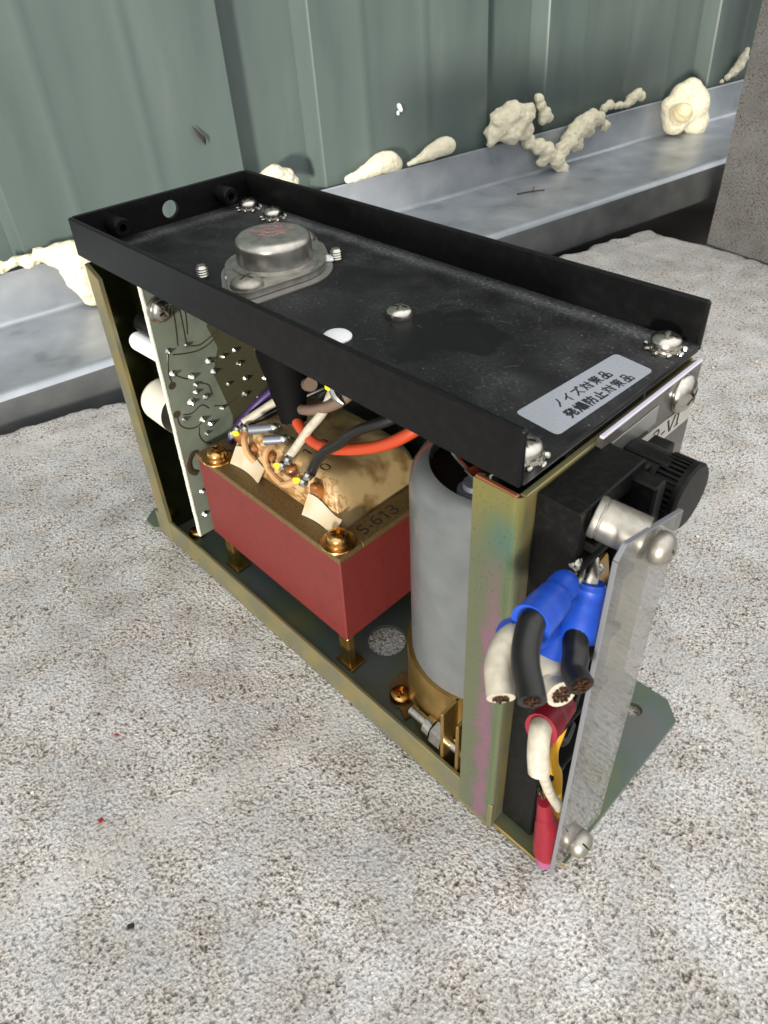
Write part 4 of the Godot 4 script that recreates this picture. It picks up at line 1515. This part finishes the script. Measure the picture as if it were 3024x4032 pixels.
	for q in [Vector3(89.6, 75.4, -15.0), Vector3(102.4, 76.6, -13.6), Vector3(59.0, 73.0, -18.4)]:
		b = MB.new()
		b.box(q, Vector3(2.6, 2.4, 1.4), 0.5, Basis(Vector3(0.3, 1, 0.2).normalized(), 0.7))
		part(b, "yellow_paint_mark", M["yellow chalk"], tf)
	screw(Vector3(52.2, 60.2, -12.3), Vector3.UP, M["brass screw"], "flat", 0.2)
	screw(Vector3(122.6, 60.2, -13.2), Vector3.UP, M["brass screw"], "flat", 0.7)


func capacitor() -> void:
	var c := Vector3(171.2, 0, -33.5)
	var r := 25.0
	var b := MB.new()
	b.lathe(c, Vector3.UP, [Vector2(0, 3.0), Vector2(r - 1.5, 3.0), Vector2(r, 5.0), Vector2(r, 100.5), Vector2(r - 0.5, 104.0), Vector2(r - 2.0, 107.0), Vector2(r - 4.0, 108.6), Vector2(r - 5.6, 109.0), Vector2(r - 6.0, 108.0), Vector2(r - 6.0, 105.0)], 64)
	var cap := part(b, "capacitor", M["grey sleeve"])
	b = MB.new()
	b.lathe(c, Vector3.UP, [Vector2(r - 5.9, 104.4), Vector2(r - 5.9, 105.6), Vector2(0, 105.8)], 48)
	part(b, "top_disc", M["black gloss"], cap)
	# two screw terminals with lugs
	for q in [Vector3(2.4, 105.6, 13.8), Vector3(0.0, 105.6, -8.0)]:
		b = MB.new()
		b.lathe(c + q, Vector3.UP, [Vector2(4.6, 0), Vector2(4.6, 2.2), Vector2(3.8, 2.6), Vector2(3.2, 2.6), Vector2(3.0, 4.8), Vector2(0, 5.2)], 24)
		part(b, "terminal", M["lead grey"], cap)
	b = MB.new()
	b.box(c + Vector3(3.5, 110.9, 12.0), Vector3(11, 0.9, 4.6), 0.3, Basis(Vector3.UP, -0.3))
	b.box(c + Vector3(8.6, 113.6, 13.4), Vector3(0.9, 6.0, 4.0), 0.3, Basis(Vector3.UP, -0.3))
	part(b, "terminal_lug", M["nickel"], cap)
	b = MB.new()
	b.tube([c + Vector3(-16.0, 127, 4.0), c + Vector3(-14.0, 118, 5.0), c + Vector3(-11.5, 111.0, 6.8)], 1.6, 12)
	part(b, "lead_end", M["brown wire"], cap)
	b = MB.new()
	b.tube([c + Vector3(-11.6, 112.0, 6.7), c + Vector3(-10.4, 109.8, 7.4), c + Vector3(-5.5, 109.0, 9.0), c + Vector3(-1.0, 109.6, 10.6), c + Vector3(4.0, 111.6, 11.6)], 0.8, 8)
	part(b, "tinned_wire", M["nickel"], cap)
	# clamp ring with bolt and foot
	b = MB.new()
	var ring := []
	for k in 49:
		var f := deg_to_rad(62.0) - TAU * 0.985 * k / 48.0
		ring.append(Vector2(cos(f), sin(f)))
	for k in 48:
		var d0 := Vector3(ring[k].x, 0, ring[k].y)
		var d1 := Vector3(ring[k + 1].x, 0, ring[k + 1].y)
		var lo := Vector3(0, 3.2, 0)
		var hi := Vector3(0, 35.0, 0)
		var ro := r + 1.5
		b.quad(c + d0 * ro + lo, c + d1 * ro + lo, c + d1 * ro + hi, c + d0 * ro + hi)
		b.quad(c + d1 * (r + 0.1) + lo, c + d0 * (r + 0.1) + lo, c + d0 * (r + 0.1) + hi, c + d1 * (r + 0.1) + hi)
		b.quad(c + d0 * ro + hi, c + d1 * ro + hi, c + d1 * (r + 0.1) + hi, c + d0 * (r + 0.1) + hi)
	for i in b.p.size() / 3:
		var mid := (b.p[3 * i] + b.p[3 * i + 1] + b.p[3 * i + 2]) / 3.0
		pass
	var cl := part(b, "clamp_ring", M["gold zinc"], unit, 30.0)
	b = MB.new()
	for s in [[178.6, 0.0], [184.6, 0.0]]:
		b.span(Vector3(s[0], 3.2, -9.6), Vector3(s[0] + 1.3, 35.0, 1.0 - 2.6), 0.3)
	part(b, "clamp_ear", M["gold zinc"], cl)
	b = MB.new()
	b.lathe(Vector3(163, 17.0, -5.4), Vector3(1, 0, 0), [Vector2(0, 0), Vector2(1.8, 0), Vector2(1.8, 30), Vector2(0, 30)], 14)
	part(b, "clamp_bolt", M["nickel"], cl)
	b = MB.new()
	b.lathe(Vector3(173.6, 17.0, -5.4), Vector3(1, 0, 0), [Vector2(1.8, 0), Vector2(4.0, 0.2), Vector2(4.0, 4.6), Vector2(1.8, 4.8)], 6)
	b.lathe(Vector3(170.0, 17.0, -5.4), Vector3(1, 0, 0), [Vector2(1.8, 0), Vector2(3.3, 0.2), Vector2(3.3, 3.0), Vector2(1.8, 3.2)], 18)
	part(b, "clamp_nut", M["nickel"], cl)
	b = MB.new()
	b.sheet(PackedVector2Array([Vector2(143.5, 13.6), Vector2(157.4, 7.6), Vector2(160.0, 17.0), Vector2(150.0, 24.0), Vector2(143.0, 21.0)]), [], Vector3(0, 2.2, 0), Vector3(1, 0, 0), Vector3(0, 0, -1), 1.4)
	part(b, "clamp_foot", M["bracket lacquer"], cl)
	screw(Vector3(150.4, 3.6, -12.6), Vector3.UP, M["brass screw"], "", 0.5, head_mesh)
	screw(Vector3(22.0, 2.2, -10.0), Vector3.UP, M["brass screw"], "", 0.5, head_mesh)


func wiring() -> void:
	var wires := [
		["orange_wire", "orange wire", 1.95, [[84, 95, -27], [89.2, 90.0, -25.0], [104.5, 87.0, -22.5], [123.7, 93.9, -24], [140, 104.5, -26], [150, 116, -34], [155, 128, -42]]],
		["purple_wire", "purple wire", 1.8, [[49, 62.5, -20.5], [50.5, 68, -24], [54, 76, -31], [62, 86, -39], [72, 96, -44], [80, 110, -46]]],
		["brown_wire", "brown wire", 1.9, [[88, 92, -28], [94, 94.5, -26.5], [103, 99, -26], [112, 105, -28], [122, 116, -33]]],
		["white_wire", "white wire", 1.6, [[90.6, 76.4, -19.6], [94.5, 82, -20.6], [100, 91, -22.8], [105, 100, -27], [104, 112, -36]]],
		["black_wire", "black wire", 1.75, [[105, 77.5, -18.0], [107.5, 83, -18.6], [112, 89.5, -19.6], [118.4, 95.2, -20.5], [126, 103, -22], [138, 111, -27], [146, 120, -36]]],
		["white_wire", "white wire", 1.7, [[58, 74.5, -23], [66, 83, -37], [76, 92, -49], [88, 102, -58], [100, 112, -64]]],
		["black_wire", "black wire", 1.2, [[60, 74.0, -26], [68, 80, -40], [80, 88, -52], [94, 96, -60]]],
		["black_wire", "black wire", 2.4, [[70, 78, -52], [80, 94, -58], [92, 110, -60], [100, 126, -58]]],
		["orange_wire", "orange wire", 1.8, [[60, 122, -40], [66, 112, -38], [72, 105, -40], [78, 96, -48]]]]
	for w in wires:
		var b := MB.new()
		var q := []
		for v in w[3]:
			q.append(Vector3(v[0], v[1], v[2]))
		b.tube(q, w[2], 12)
		part(b, w[0], M[w[1]])
	# black shrink sleeve round the bundle
	var s := MB.new()
	s.tube([Vector3(88.8, 88.0, -25.0), Vector3(87.2, 93, -26.0), Vector3(84.2, 100, -27.6), Vector3(78, 112, -31), Vector3(71, 124, -36)], [4.7, 5.4, 6.8, 9.2, 11.0], 18, 5, 0.75)
	part(s, "shrink_sleeve", M["shrink"])
	s = MB.new()
	s.tube([Vector3(94, 103.5, -29), Vector3(97.5, 105.6, -27.5)], [2.4, 2.4], 12, 3)
	part(s, "wire_end", M["brown wire"])
	# transistor pins with solder under the tray
	for q in [Vector3(118.5, 117, -20), Vector3(108, 121, -28)]:
		s = MB.new()
		s.tube([q + Vector3(-4, 14, -6), q + Vector3(-1, 5, -2), q], [1.0, 1.2, 1.8], 9)
		s.tube([q, q + Vector3(3.0, -2.4, 1.0), q + Vector3(6.0, -3.6, 1.0)], [1.8, 1.6, 0.6], 9)
		part(s, "soldered_pin", M["solder"])
		s = MB.new()
		s.box(q + Vector3(-0.4, 0.6, 1.6), Vector3(2.2, 3.4, 1.2), 0.4)
		part(s, "yellow_paint_mark", M["yellow chalk"])
	s = MB.new()
	s.box(Vector3(62, 118, -42), Vector3(10, 30, 16), 1.5)
	part(s, "relay_block", M["black plastic"])


func sleeve(called: String, m: Material, q: Array, radii, parent: Node = unit) -> MeshInstance3D:
	var b := MB.new()
	var pts := []
	for v in q:
		pts.append(Vector3(v[0], v[1], v[2]))
	b.tube(pts, radii, 18, 8)
	return part(b, called, m, parent, 45.0)


# a cut wire end: bare strands inside the insulation
func cut_end(q: Array, r: float, parent: Node) -> void:
	var a := Vector3(q[0][0], q[0][1], q[0][2])
	var c := Vector3(q[1][0], q[1][1], q[1][2])
	var d := (c - a).normalized()
	var x := d.cross(Vector3(0.3, 0.2, 1)).normalized()
	var y := d.cross(x)
	var b := MB.new()
	for k in 19:
		var ring := 0 if k == 0 else (1 if k < 7 else 2)
		var f := TAU * k / 6.0 if ring == 1 else TAU * k / 12.0 + 0.2
		var o := (x * cos(f) + y * sin(f)) * r * 0.42 * ring
		b.tube([c + o - d * 0.6, c + o + d * (0.2 + 0.5 * fposmod(k * 0.37, 1.0)) + x * 0.12 * sin(k * 2.0)], r * 0.20, 6, 1)
	part(b, "cut_strands", M["strand"], parent)


func terminal_side() -> void:
	var blk: Material = M["black plastic"]
	var b := MB.new()
	# moulded block: body with near cheek, open terminal bays and top cover
	b.span(Vector3(201.0, 4.0, -5.2), Vector3(211.6, 131.0, -9.0), 0.35)
	var tb := part(b, "terminal_block", blk)
	b = MB.new()
	b.span(Vector3(201.0, 125.0, -9.0), Vector3(211.6, 131.0, -31.0), 0.35)
	part(b, "block_top", blk, tb)
	b = MB.new()
	b.span(Vector3(200.9, 6.0, -9.0), Vector3(204.5, 125.0, -33.0), 0.2)
	part(b, "block_back", blk, tb)
	for y in [120.0, 98.0, 76.0, 54.0, 32.0, 12.0]:
		b = MB.new()
		b.span(Vector3(204.5, y - 1.2, -9.0), Vector3(213.5, y + 1.2, -33.0), 0.4)
		part(b, "barrier", M["black gloss"], tb)
	b = MB.new()
	b.span(Vector3(204.5, 6.0, -29.5), Vector3(211.6, 125.0, -33.0), 0.3)
	part(b, "block_cheek", blk, tb)
	for y in [109.0, 87.0, 65.0, 43.0, 22.0]:
		b = MB.new()
		b.lathe(Vector3(204.4, y, -20), Vector3(1, 0, 0), [Vector2(3.4, 0), Vector2(3.4, 2.2), Vector2(2.8, 2.8), Vector2(0, 2.9)], 18)
		part(b, "terminal_screw", M["nickel"], tb)
		b = MB.new()
		b.span(Vector3(204.4, y - 5.0, -10.5), Vector3(205.4, y + 5.0, -28.0), 0.2)
		part(b, "terminal_plate", M["gold zinc"], tb)
	# hood over the upper two tabs and the tabs themselves
	b = MB.new()
	b.span(Vector3(206.0, 115.6, -5.6), Vector3(213.6, 118.0, -24.0), 0.6)
	part(b, "tab_hood", M["black gloss"], tb)
	for q in [[[211.6, 115.0, -7.6], [212.6, 114.4, -5.4], [212.9, 114.8, -3.2], [212.9, 115.6, -1.0]], [[211.8, 114.5, -12.6], [213.2, 113.6, -10.6], [214.4, 112.6, -8.6], [214.9, 111.4, -7.4]]]:
		b = MB.new()
		var pts := []
		for v in q:
			pts.append(Vector3(v[0], v[1], v[2]))
		b.tube(pts, 1.6, 8, 4, 0.4)
		part(b, "tab", M["nickel"], tb)
	for q in [Vector3(211.9, 117.0, -6.4), Vector3(212.1, 108.4, -16.4)]:
		b = MB.new()
		b.lathe(q, Vector3(1, 0.2, 0.2), [Vector2(1.5, -1), Vector2(1.5, 0.4), Vector2(0.8, 1.2), Vector2(0, 1.4)], 12)
		part(b, "rivet", M["nickel"], tb)
	b = MB.new()
	b.box(Vector3(211.4, 103.5, -19.0), Vector3(1.2, 12, 7), 0.4, Basis(Vector3(1, 0, 0), 0.3))
	part(b, "contact_plate", M["gold zinc"], tb)
	b = MB.new()
	b.span(Vector3(201.0, 3.0, -7.2), Vector3(208.5, 5.2, -34), 0.3)
	part(b, "block_foot", M["green zinc"], tb)

	# insulated terminals crimped on cut wires
	var w1 := sleeve("cut_wire", M["black wire"], [[215.2, 119.3, 13.0], [215.8, 120.4, 15.2], [216.6, 119.9, 17.5], [218.2, 118.7, 20.5], [220.1, 117.7, 22.8], [222.6, 116.9, 25.0], [224.5, 116.4, 26.8]], 2.65)
	sleeve("blue_terminal", M["blue sleeve"], [[212.9, 115.6, -1.4], [213.0, 116.4, 0.0], [213.4, 116.9, 3.0], [213.9, 117.2, 5.4], [214.7, 118.3, 10.0], [215.4, 119.3, 15.2]], [2.7, 3.2, 3.1, 3.6, 3.9, 4.1], w1)
	cut_end([[222.6, 116.9, 25.0], [224.5, 116.4, 26.8]], 1.5, w1)
	var w2 := sleeve("cut_wire", M["black wire"], [[216.9, 105.5, -2.4], [217.4, 104.6, -0.2], [218.8, 104.1, 2.2], [220.0, 103.4, 3.8], [221.5, 102.5, 6.5], [224.4, 102.6, 8.4]], 2.75)
	sleeve("blue_terminal", M["blue sleeve"], [[214.8, 112.0, -8.6], [215.1, 110.6, -8.0], [215.4, 109.2, -6.9], [215.8, 107.4, -5.0], [216.4, 105.2, -2.8], [217.0, 102.6, -0.8]], [2.8, 3.4, 3.3, 3.8, 4.1, 4.3], w2)
	cut_end([[221.5, 102.5, 6.5], [224.4, 102.6, 8.4]], 1.9, w2)
	var w3 := sleeve("cut_wire", M["white wire"], [[212.8, 113.6, 14.5], [213.2, 115.6, 17.6], [213.2, 115.3, 19.8], [214.0, 114.5, 22.3], [215.0, 113.9, 24.0], [216.9, 113.1, 26.0], [218.6, 112.4, 27.7]], 2.65)
	sleeve("blue_terminal", M["blue sleeve"], [[211.8, 104.5, 1.5], [212.1, 107.0, 6.0], [212.5, 111.0, 11.5], [212.9, 114.2, 16.4]], [2.8, 3.5, 3.9, 4.0], w3)
	cut_end([[216.9, 113.1, 26.0], [218.6, 112.4, 27.7]], 1.5, w3)
	var w4 := sleeve("cut_wire", M["white wire"], [[213.8, 97.6, 1.6], [214.2, 96.8, 3.4], [215.9, 96.5, 5.0], [217.5, 96.0, 6.1], [218.4, 95.7, 7.3], [220.6, 96.1, 8.6]], [2.9, 2.9, 2.9, 3.0, 3.3])
	sleeve("blue_terminal", M["blue sleeve"], [[212.6, 103.0, -6.0], [213.0, 101.0, -2.6], [213.4, 98.8, 0.4], [213.9, 96.6, 3.0]], [2.9, 3.6, 3.9, 4.1], w4)
	cut_end([[218.4, 95.7, 7.3], [220.6, 96.1, 8.6]], 2.1, w4)
	var w5 := sleeve("cut_wire", M["white wire"], [[213.8, 69.5, 1.4], [214.1, 70.3, 2.8], [215.1, 69.0, 4.7], [216.4, 66.0, 6.4], [217.8, 62.0, 7.4]], 2.65)
	sleeve("red_terminal", M["dark red sleeve"], [[212.5, 64.2, -11.0], [212.8, 66.0, -6.0], [213.3, 67.6, -2.4], [214.0, 69.4, 2.4]], [3.0, 3.6, 4.0, 4.1], w5)
	sleeve("inner_core", M["white wire"], [[217.3, 62.9, 7.1], [217.6, 56.0, 4.4], [217.6, 42.0, -0.6], [217.4, 24.4, -8.2]], [1.25, 1.35, 1.35, 1.5], w5)
	var w6 := sleeve("yellow_wire", M["yellow sleeve"], [[211.6, 52.6, -14.6], [211.8, 48.6, -11.4], [212.0, 44.6, -9.8], [212.4, 38.0, -10.4], [212.7, 31.0, -12.0], [213.1, 25.0, -12.2], [213.7, 18.6, -11.6], [214.5, 13.4, -11.4]], [1.2, 1.5, 1.5, 1.4, 2.0, 2.1, 2.4, 2.5])
	sleeve("pink_wire", M["pink sleeve"], [[214.4, 14.6, -11.8], [215.2, 8.0, -13.4], [216.4, 2.6, -14.6]], [1.6, 1.7, 1.8], w6)
	var w7 := sleeve("red_terminal", M["dark red sleeve"], [[215.4, 32.6, -2.6], [216.0, 25.4, -3.4], [216.2, 23.4, -3.4], [216.8, 18.0, -4.4], [217.6, 8.6, -4.4], [217.8, 6.0, -4.4]], [1.9, 2.4, 2.5, 3.6, 3.9, 3.9])
	sleeve("pink_wire", M["pink sleeve"], [[217.6, 7.4, -4.4], [217.9, 4.4, -4.0], [218.2, 1.6, -3.6]], [3.0, 3.0, 2.6], w7)
	sleeve("tab", M["nickel"], [[212.2, 30.8, -5.4], [213.6, 31.6, -4.2], [215.2, 32.0, -3.0]], [0.8, 0.9, 0.9], w7)
	# curled dark loops deep in the bays
	for y in [60.0, 46.0, 33.0]:
		b = MB.new()
		b.tube([Vector3(208, y + 5, -15), Vector3(211, y + 1, -12), Vector3(212, y - 3, -15), Vector3(210, y - 5, -22)], 1.4, 9)
		part(b, "black_wire", M["black wire"])

	# standoff, clear cover and its screws
	b = MB.new()
	var ax := Vector3(10.4, -1.7, -2.6)
	var an := ax.normalized()
	b.lathe(Vector3(211.2, 126.6, -12.0), ax, [Vector2(0, 0), Vector2(4.5, 0), Vector2(4.7, 0.3), Vector2(4.7, 1.3), Vector2(4.45, 1.5), Vector2(4.45, 1.8), Vector2(4.6, 2.1), Vector2(4.6, 10.6), Vector2(0, 10.6)], 32)
	part(b, "standoff", M["dull nickel"])
	b = MB.new()
	b.sheet(PackedVector2Array([Vector2(-0.2, 6.0), Vector2(25.0, 5.0), Vector2(27.9, 124.6), Vector2(3.0, 132.0), Vector2(0.4, 129.4)]), [], Vector3(221.9, 0, 0), Vector3(0, 0, -1), Vector3(0, 1, 0), 1.0)
	var cv := part(b, "clear_cover", M["clear acrylic"])
	b = MB.new()
	for e in [[Vector3(222.4, 6.2, 0.25), Vector3(222.4, 129.2, -0.35)], [Vector3(222.4, 129.4, -0.4), Vector3(222.4, 132.1, -3.0)], [Vector3(222.4, 132.1, -3.0), Vector3(222.4, 124.7, -27.9)]]:
		var d: Vector3 = e[1] - e[0]
		var zz := d.normalized()
		b.box((e[0] + e[1]) / 2.0, Vector3(1.06, 0.3, d.length()), 0.1, Basis(Vector3(1, 0, 0), zz.cross(Vector3(1, 0, 0)), zz))
	part(b, "sawn_edge", M["acrylic edge"], cv)
	screw(Vector3(223.0, 122.6, -16.6), Vector3(1, -0.05, -0.05).normalized(), M["dull nickel"], "", 0.5, dome_mesh, unit, 0.78)
	screw(Vector3(223.0, 8.8, -11.6), Vector3(1, 0, 0), M["dull nickel"], "", 0.35, slot_mesh, unit, 0.82)
	b = MB.new()
	b.lathe(Vector3(211.2, 9.4, -11.6), Vector3(1, 0, 0), [Vector2(0, 0), Vector2(3.6, 0), Vector2(3.6, 10.6), Vector2(0, 10.6)], 20)
	part(b, "standoff", M["dull nickel"])

	# fuse holder: square shoulder and a ribbed round cap
	b = MB.new()
	b.span(Vector3(201.0, 102.0, -33.2), Vector3(208.0, 121.0, -55.0), 0.4)
	var fh := part(b, "fuse_holder", blk)
	b = MB.new()
	b.span(Vector3(209.6, 107.0, -26.0), Vector3(217.2, 128.4, -30.6), 0.5)
	part(b, "shoulder", blk, fh)
	var cc := Vector3(203.4, 118.6, -40.4)
	b = MB.new()
	b.lathe(cc, Vector3(1, 0, 0), [Vector2(8.0, 0), Vector2(8.0, 9.0), Vector2(7.5, 9.2), Vector2(7.5, 14.0), Vector2(8.5, 14.3), Vector2(8.6, 15.7), Vector2(8.0, 16.3), Vector2(0, 16.4)], 48)
	var cap := part(b, "fuse_cap", blk, fh)
	b = MB.new()
	for k in 38:
		var f := TAU * k / 38
		b.box(cc + Vector3(11.8, 7.8 * sin(f), 7.8 * cos(f)), Vector3(5.6, 0.6, 1.3), 0.12, Basis(Vector3(1, 0, 0), -f + PI / 2.0) * Basis(Vector3(1, 0, 0), PI / 2.0))
	part(b, "ribs", blk, fh).set_meta("kind", "stuff")
	for q in [[Vector3(203.0, 124.0, -33.4), Vector3(211.0, 126.6, -36.2)], [Vector3(203.0, 122.6, -37.4), Vector3(214.2, 126.8, -41.5)]]:
		b = MB.new()
		b.span(q[0], q[1], 0.5)
		part(b, "top_clip", blk, fh)

	# rating plate on the front panel
	b = MB.new()
	b.span(Vector3(201.0, 92.0, -27.6), Vector3(202.6, 133.6, -74.5), 0.0)
	var np := part(b, "rating_plate", M["smoked plate"])
	b = MB.new()
	b.span(Vector3(201.6, 133.6, -27.4), Vector3(202.7, 134.3, -74.6), 0.15)
	part(b, "bright_edge", M["bright edge"], np)
	b = MB.new()
	b.span(Vector3(202.6, 125.4, -31.6), Vector3(202.9, 130.6, -53.0), 0.1)
	part(b, "silver_strip", M["silver strip"], np)
	b = MB.new()
	b.sheet(PackedVector2Array([Vector2(40.0, 117.0), Vector2(74.3, 116.6), Vector2(74.3, 122.4), Vector2(40.0, 123.6)]), [], Vector3(202.65, 0, 0), Vector3(0, 0, -1), Vector3(0, 1, 0), 0.15)
	var lb := part(b, "paper_label", M["label paper"], np)
	lb.set_meta("label", "white paper label printed 2-VI")
	text("2-VI", Vector3(202.86, 119.9, -60.4), Vector3(0, 0, -1), Vector3(0, 1, 0), 4.2, M["ink"], "printed_number", np, 1.45)
	screw(Vector3(202.8, 128.4, -65.4), Vector3(1, 0, 0), M["nickel"], "", 0.6, wide_mesh)


func _ready() -> void:
	rng.seed = 3
	view_and_light()
	make_materials()
	await make_fasteners()
	ground()
	fence()
	post()
	foams()
	unit = Node3D.new()
	unit.name = "power_supply"
	add_child(unit)
	unit.set_meta("label", "open frame power supply with black tray, red transformer and grey capacitor")
	unit.set_meta("category", "power supply")
	chassis()
	tray()
	power_transistor()
	circuit_board()
	transformer()
	capacitor()
	wiring()
	terminal_side()
	litter()
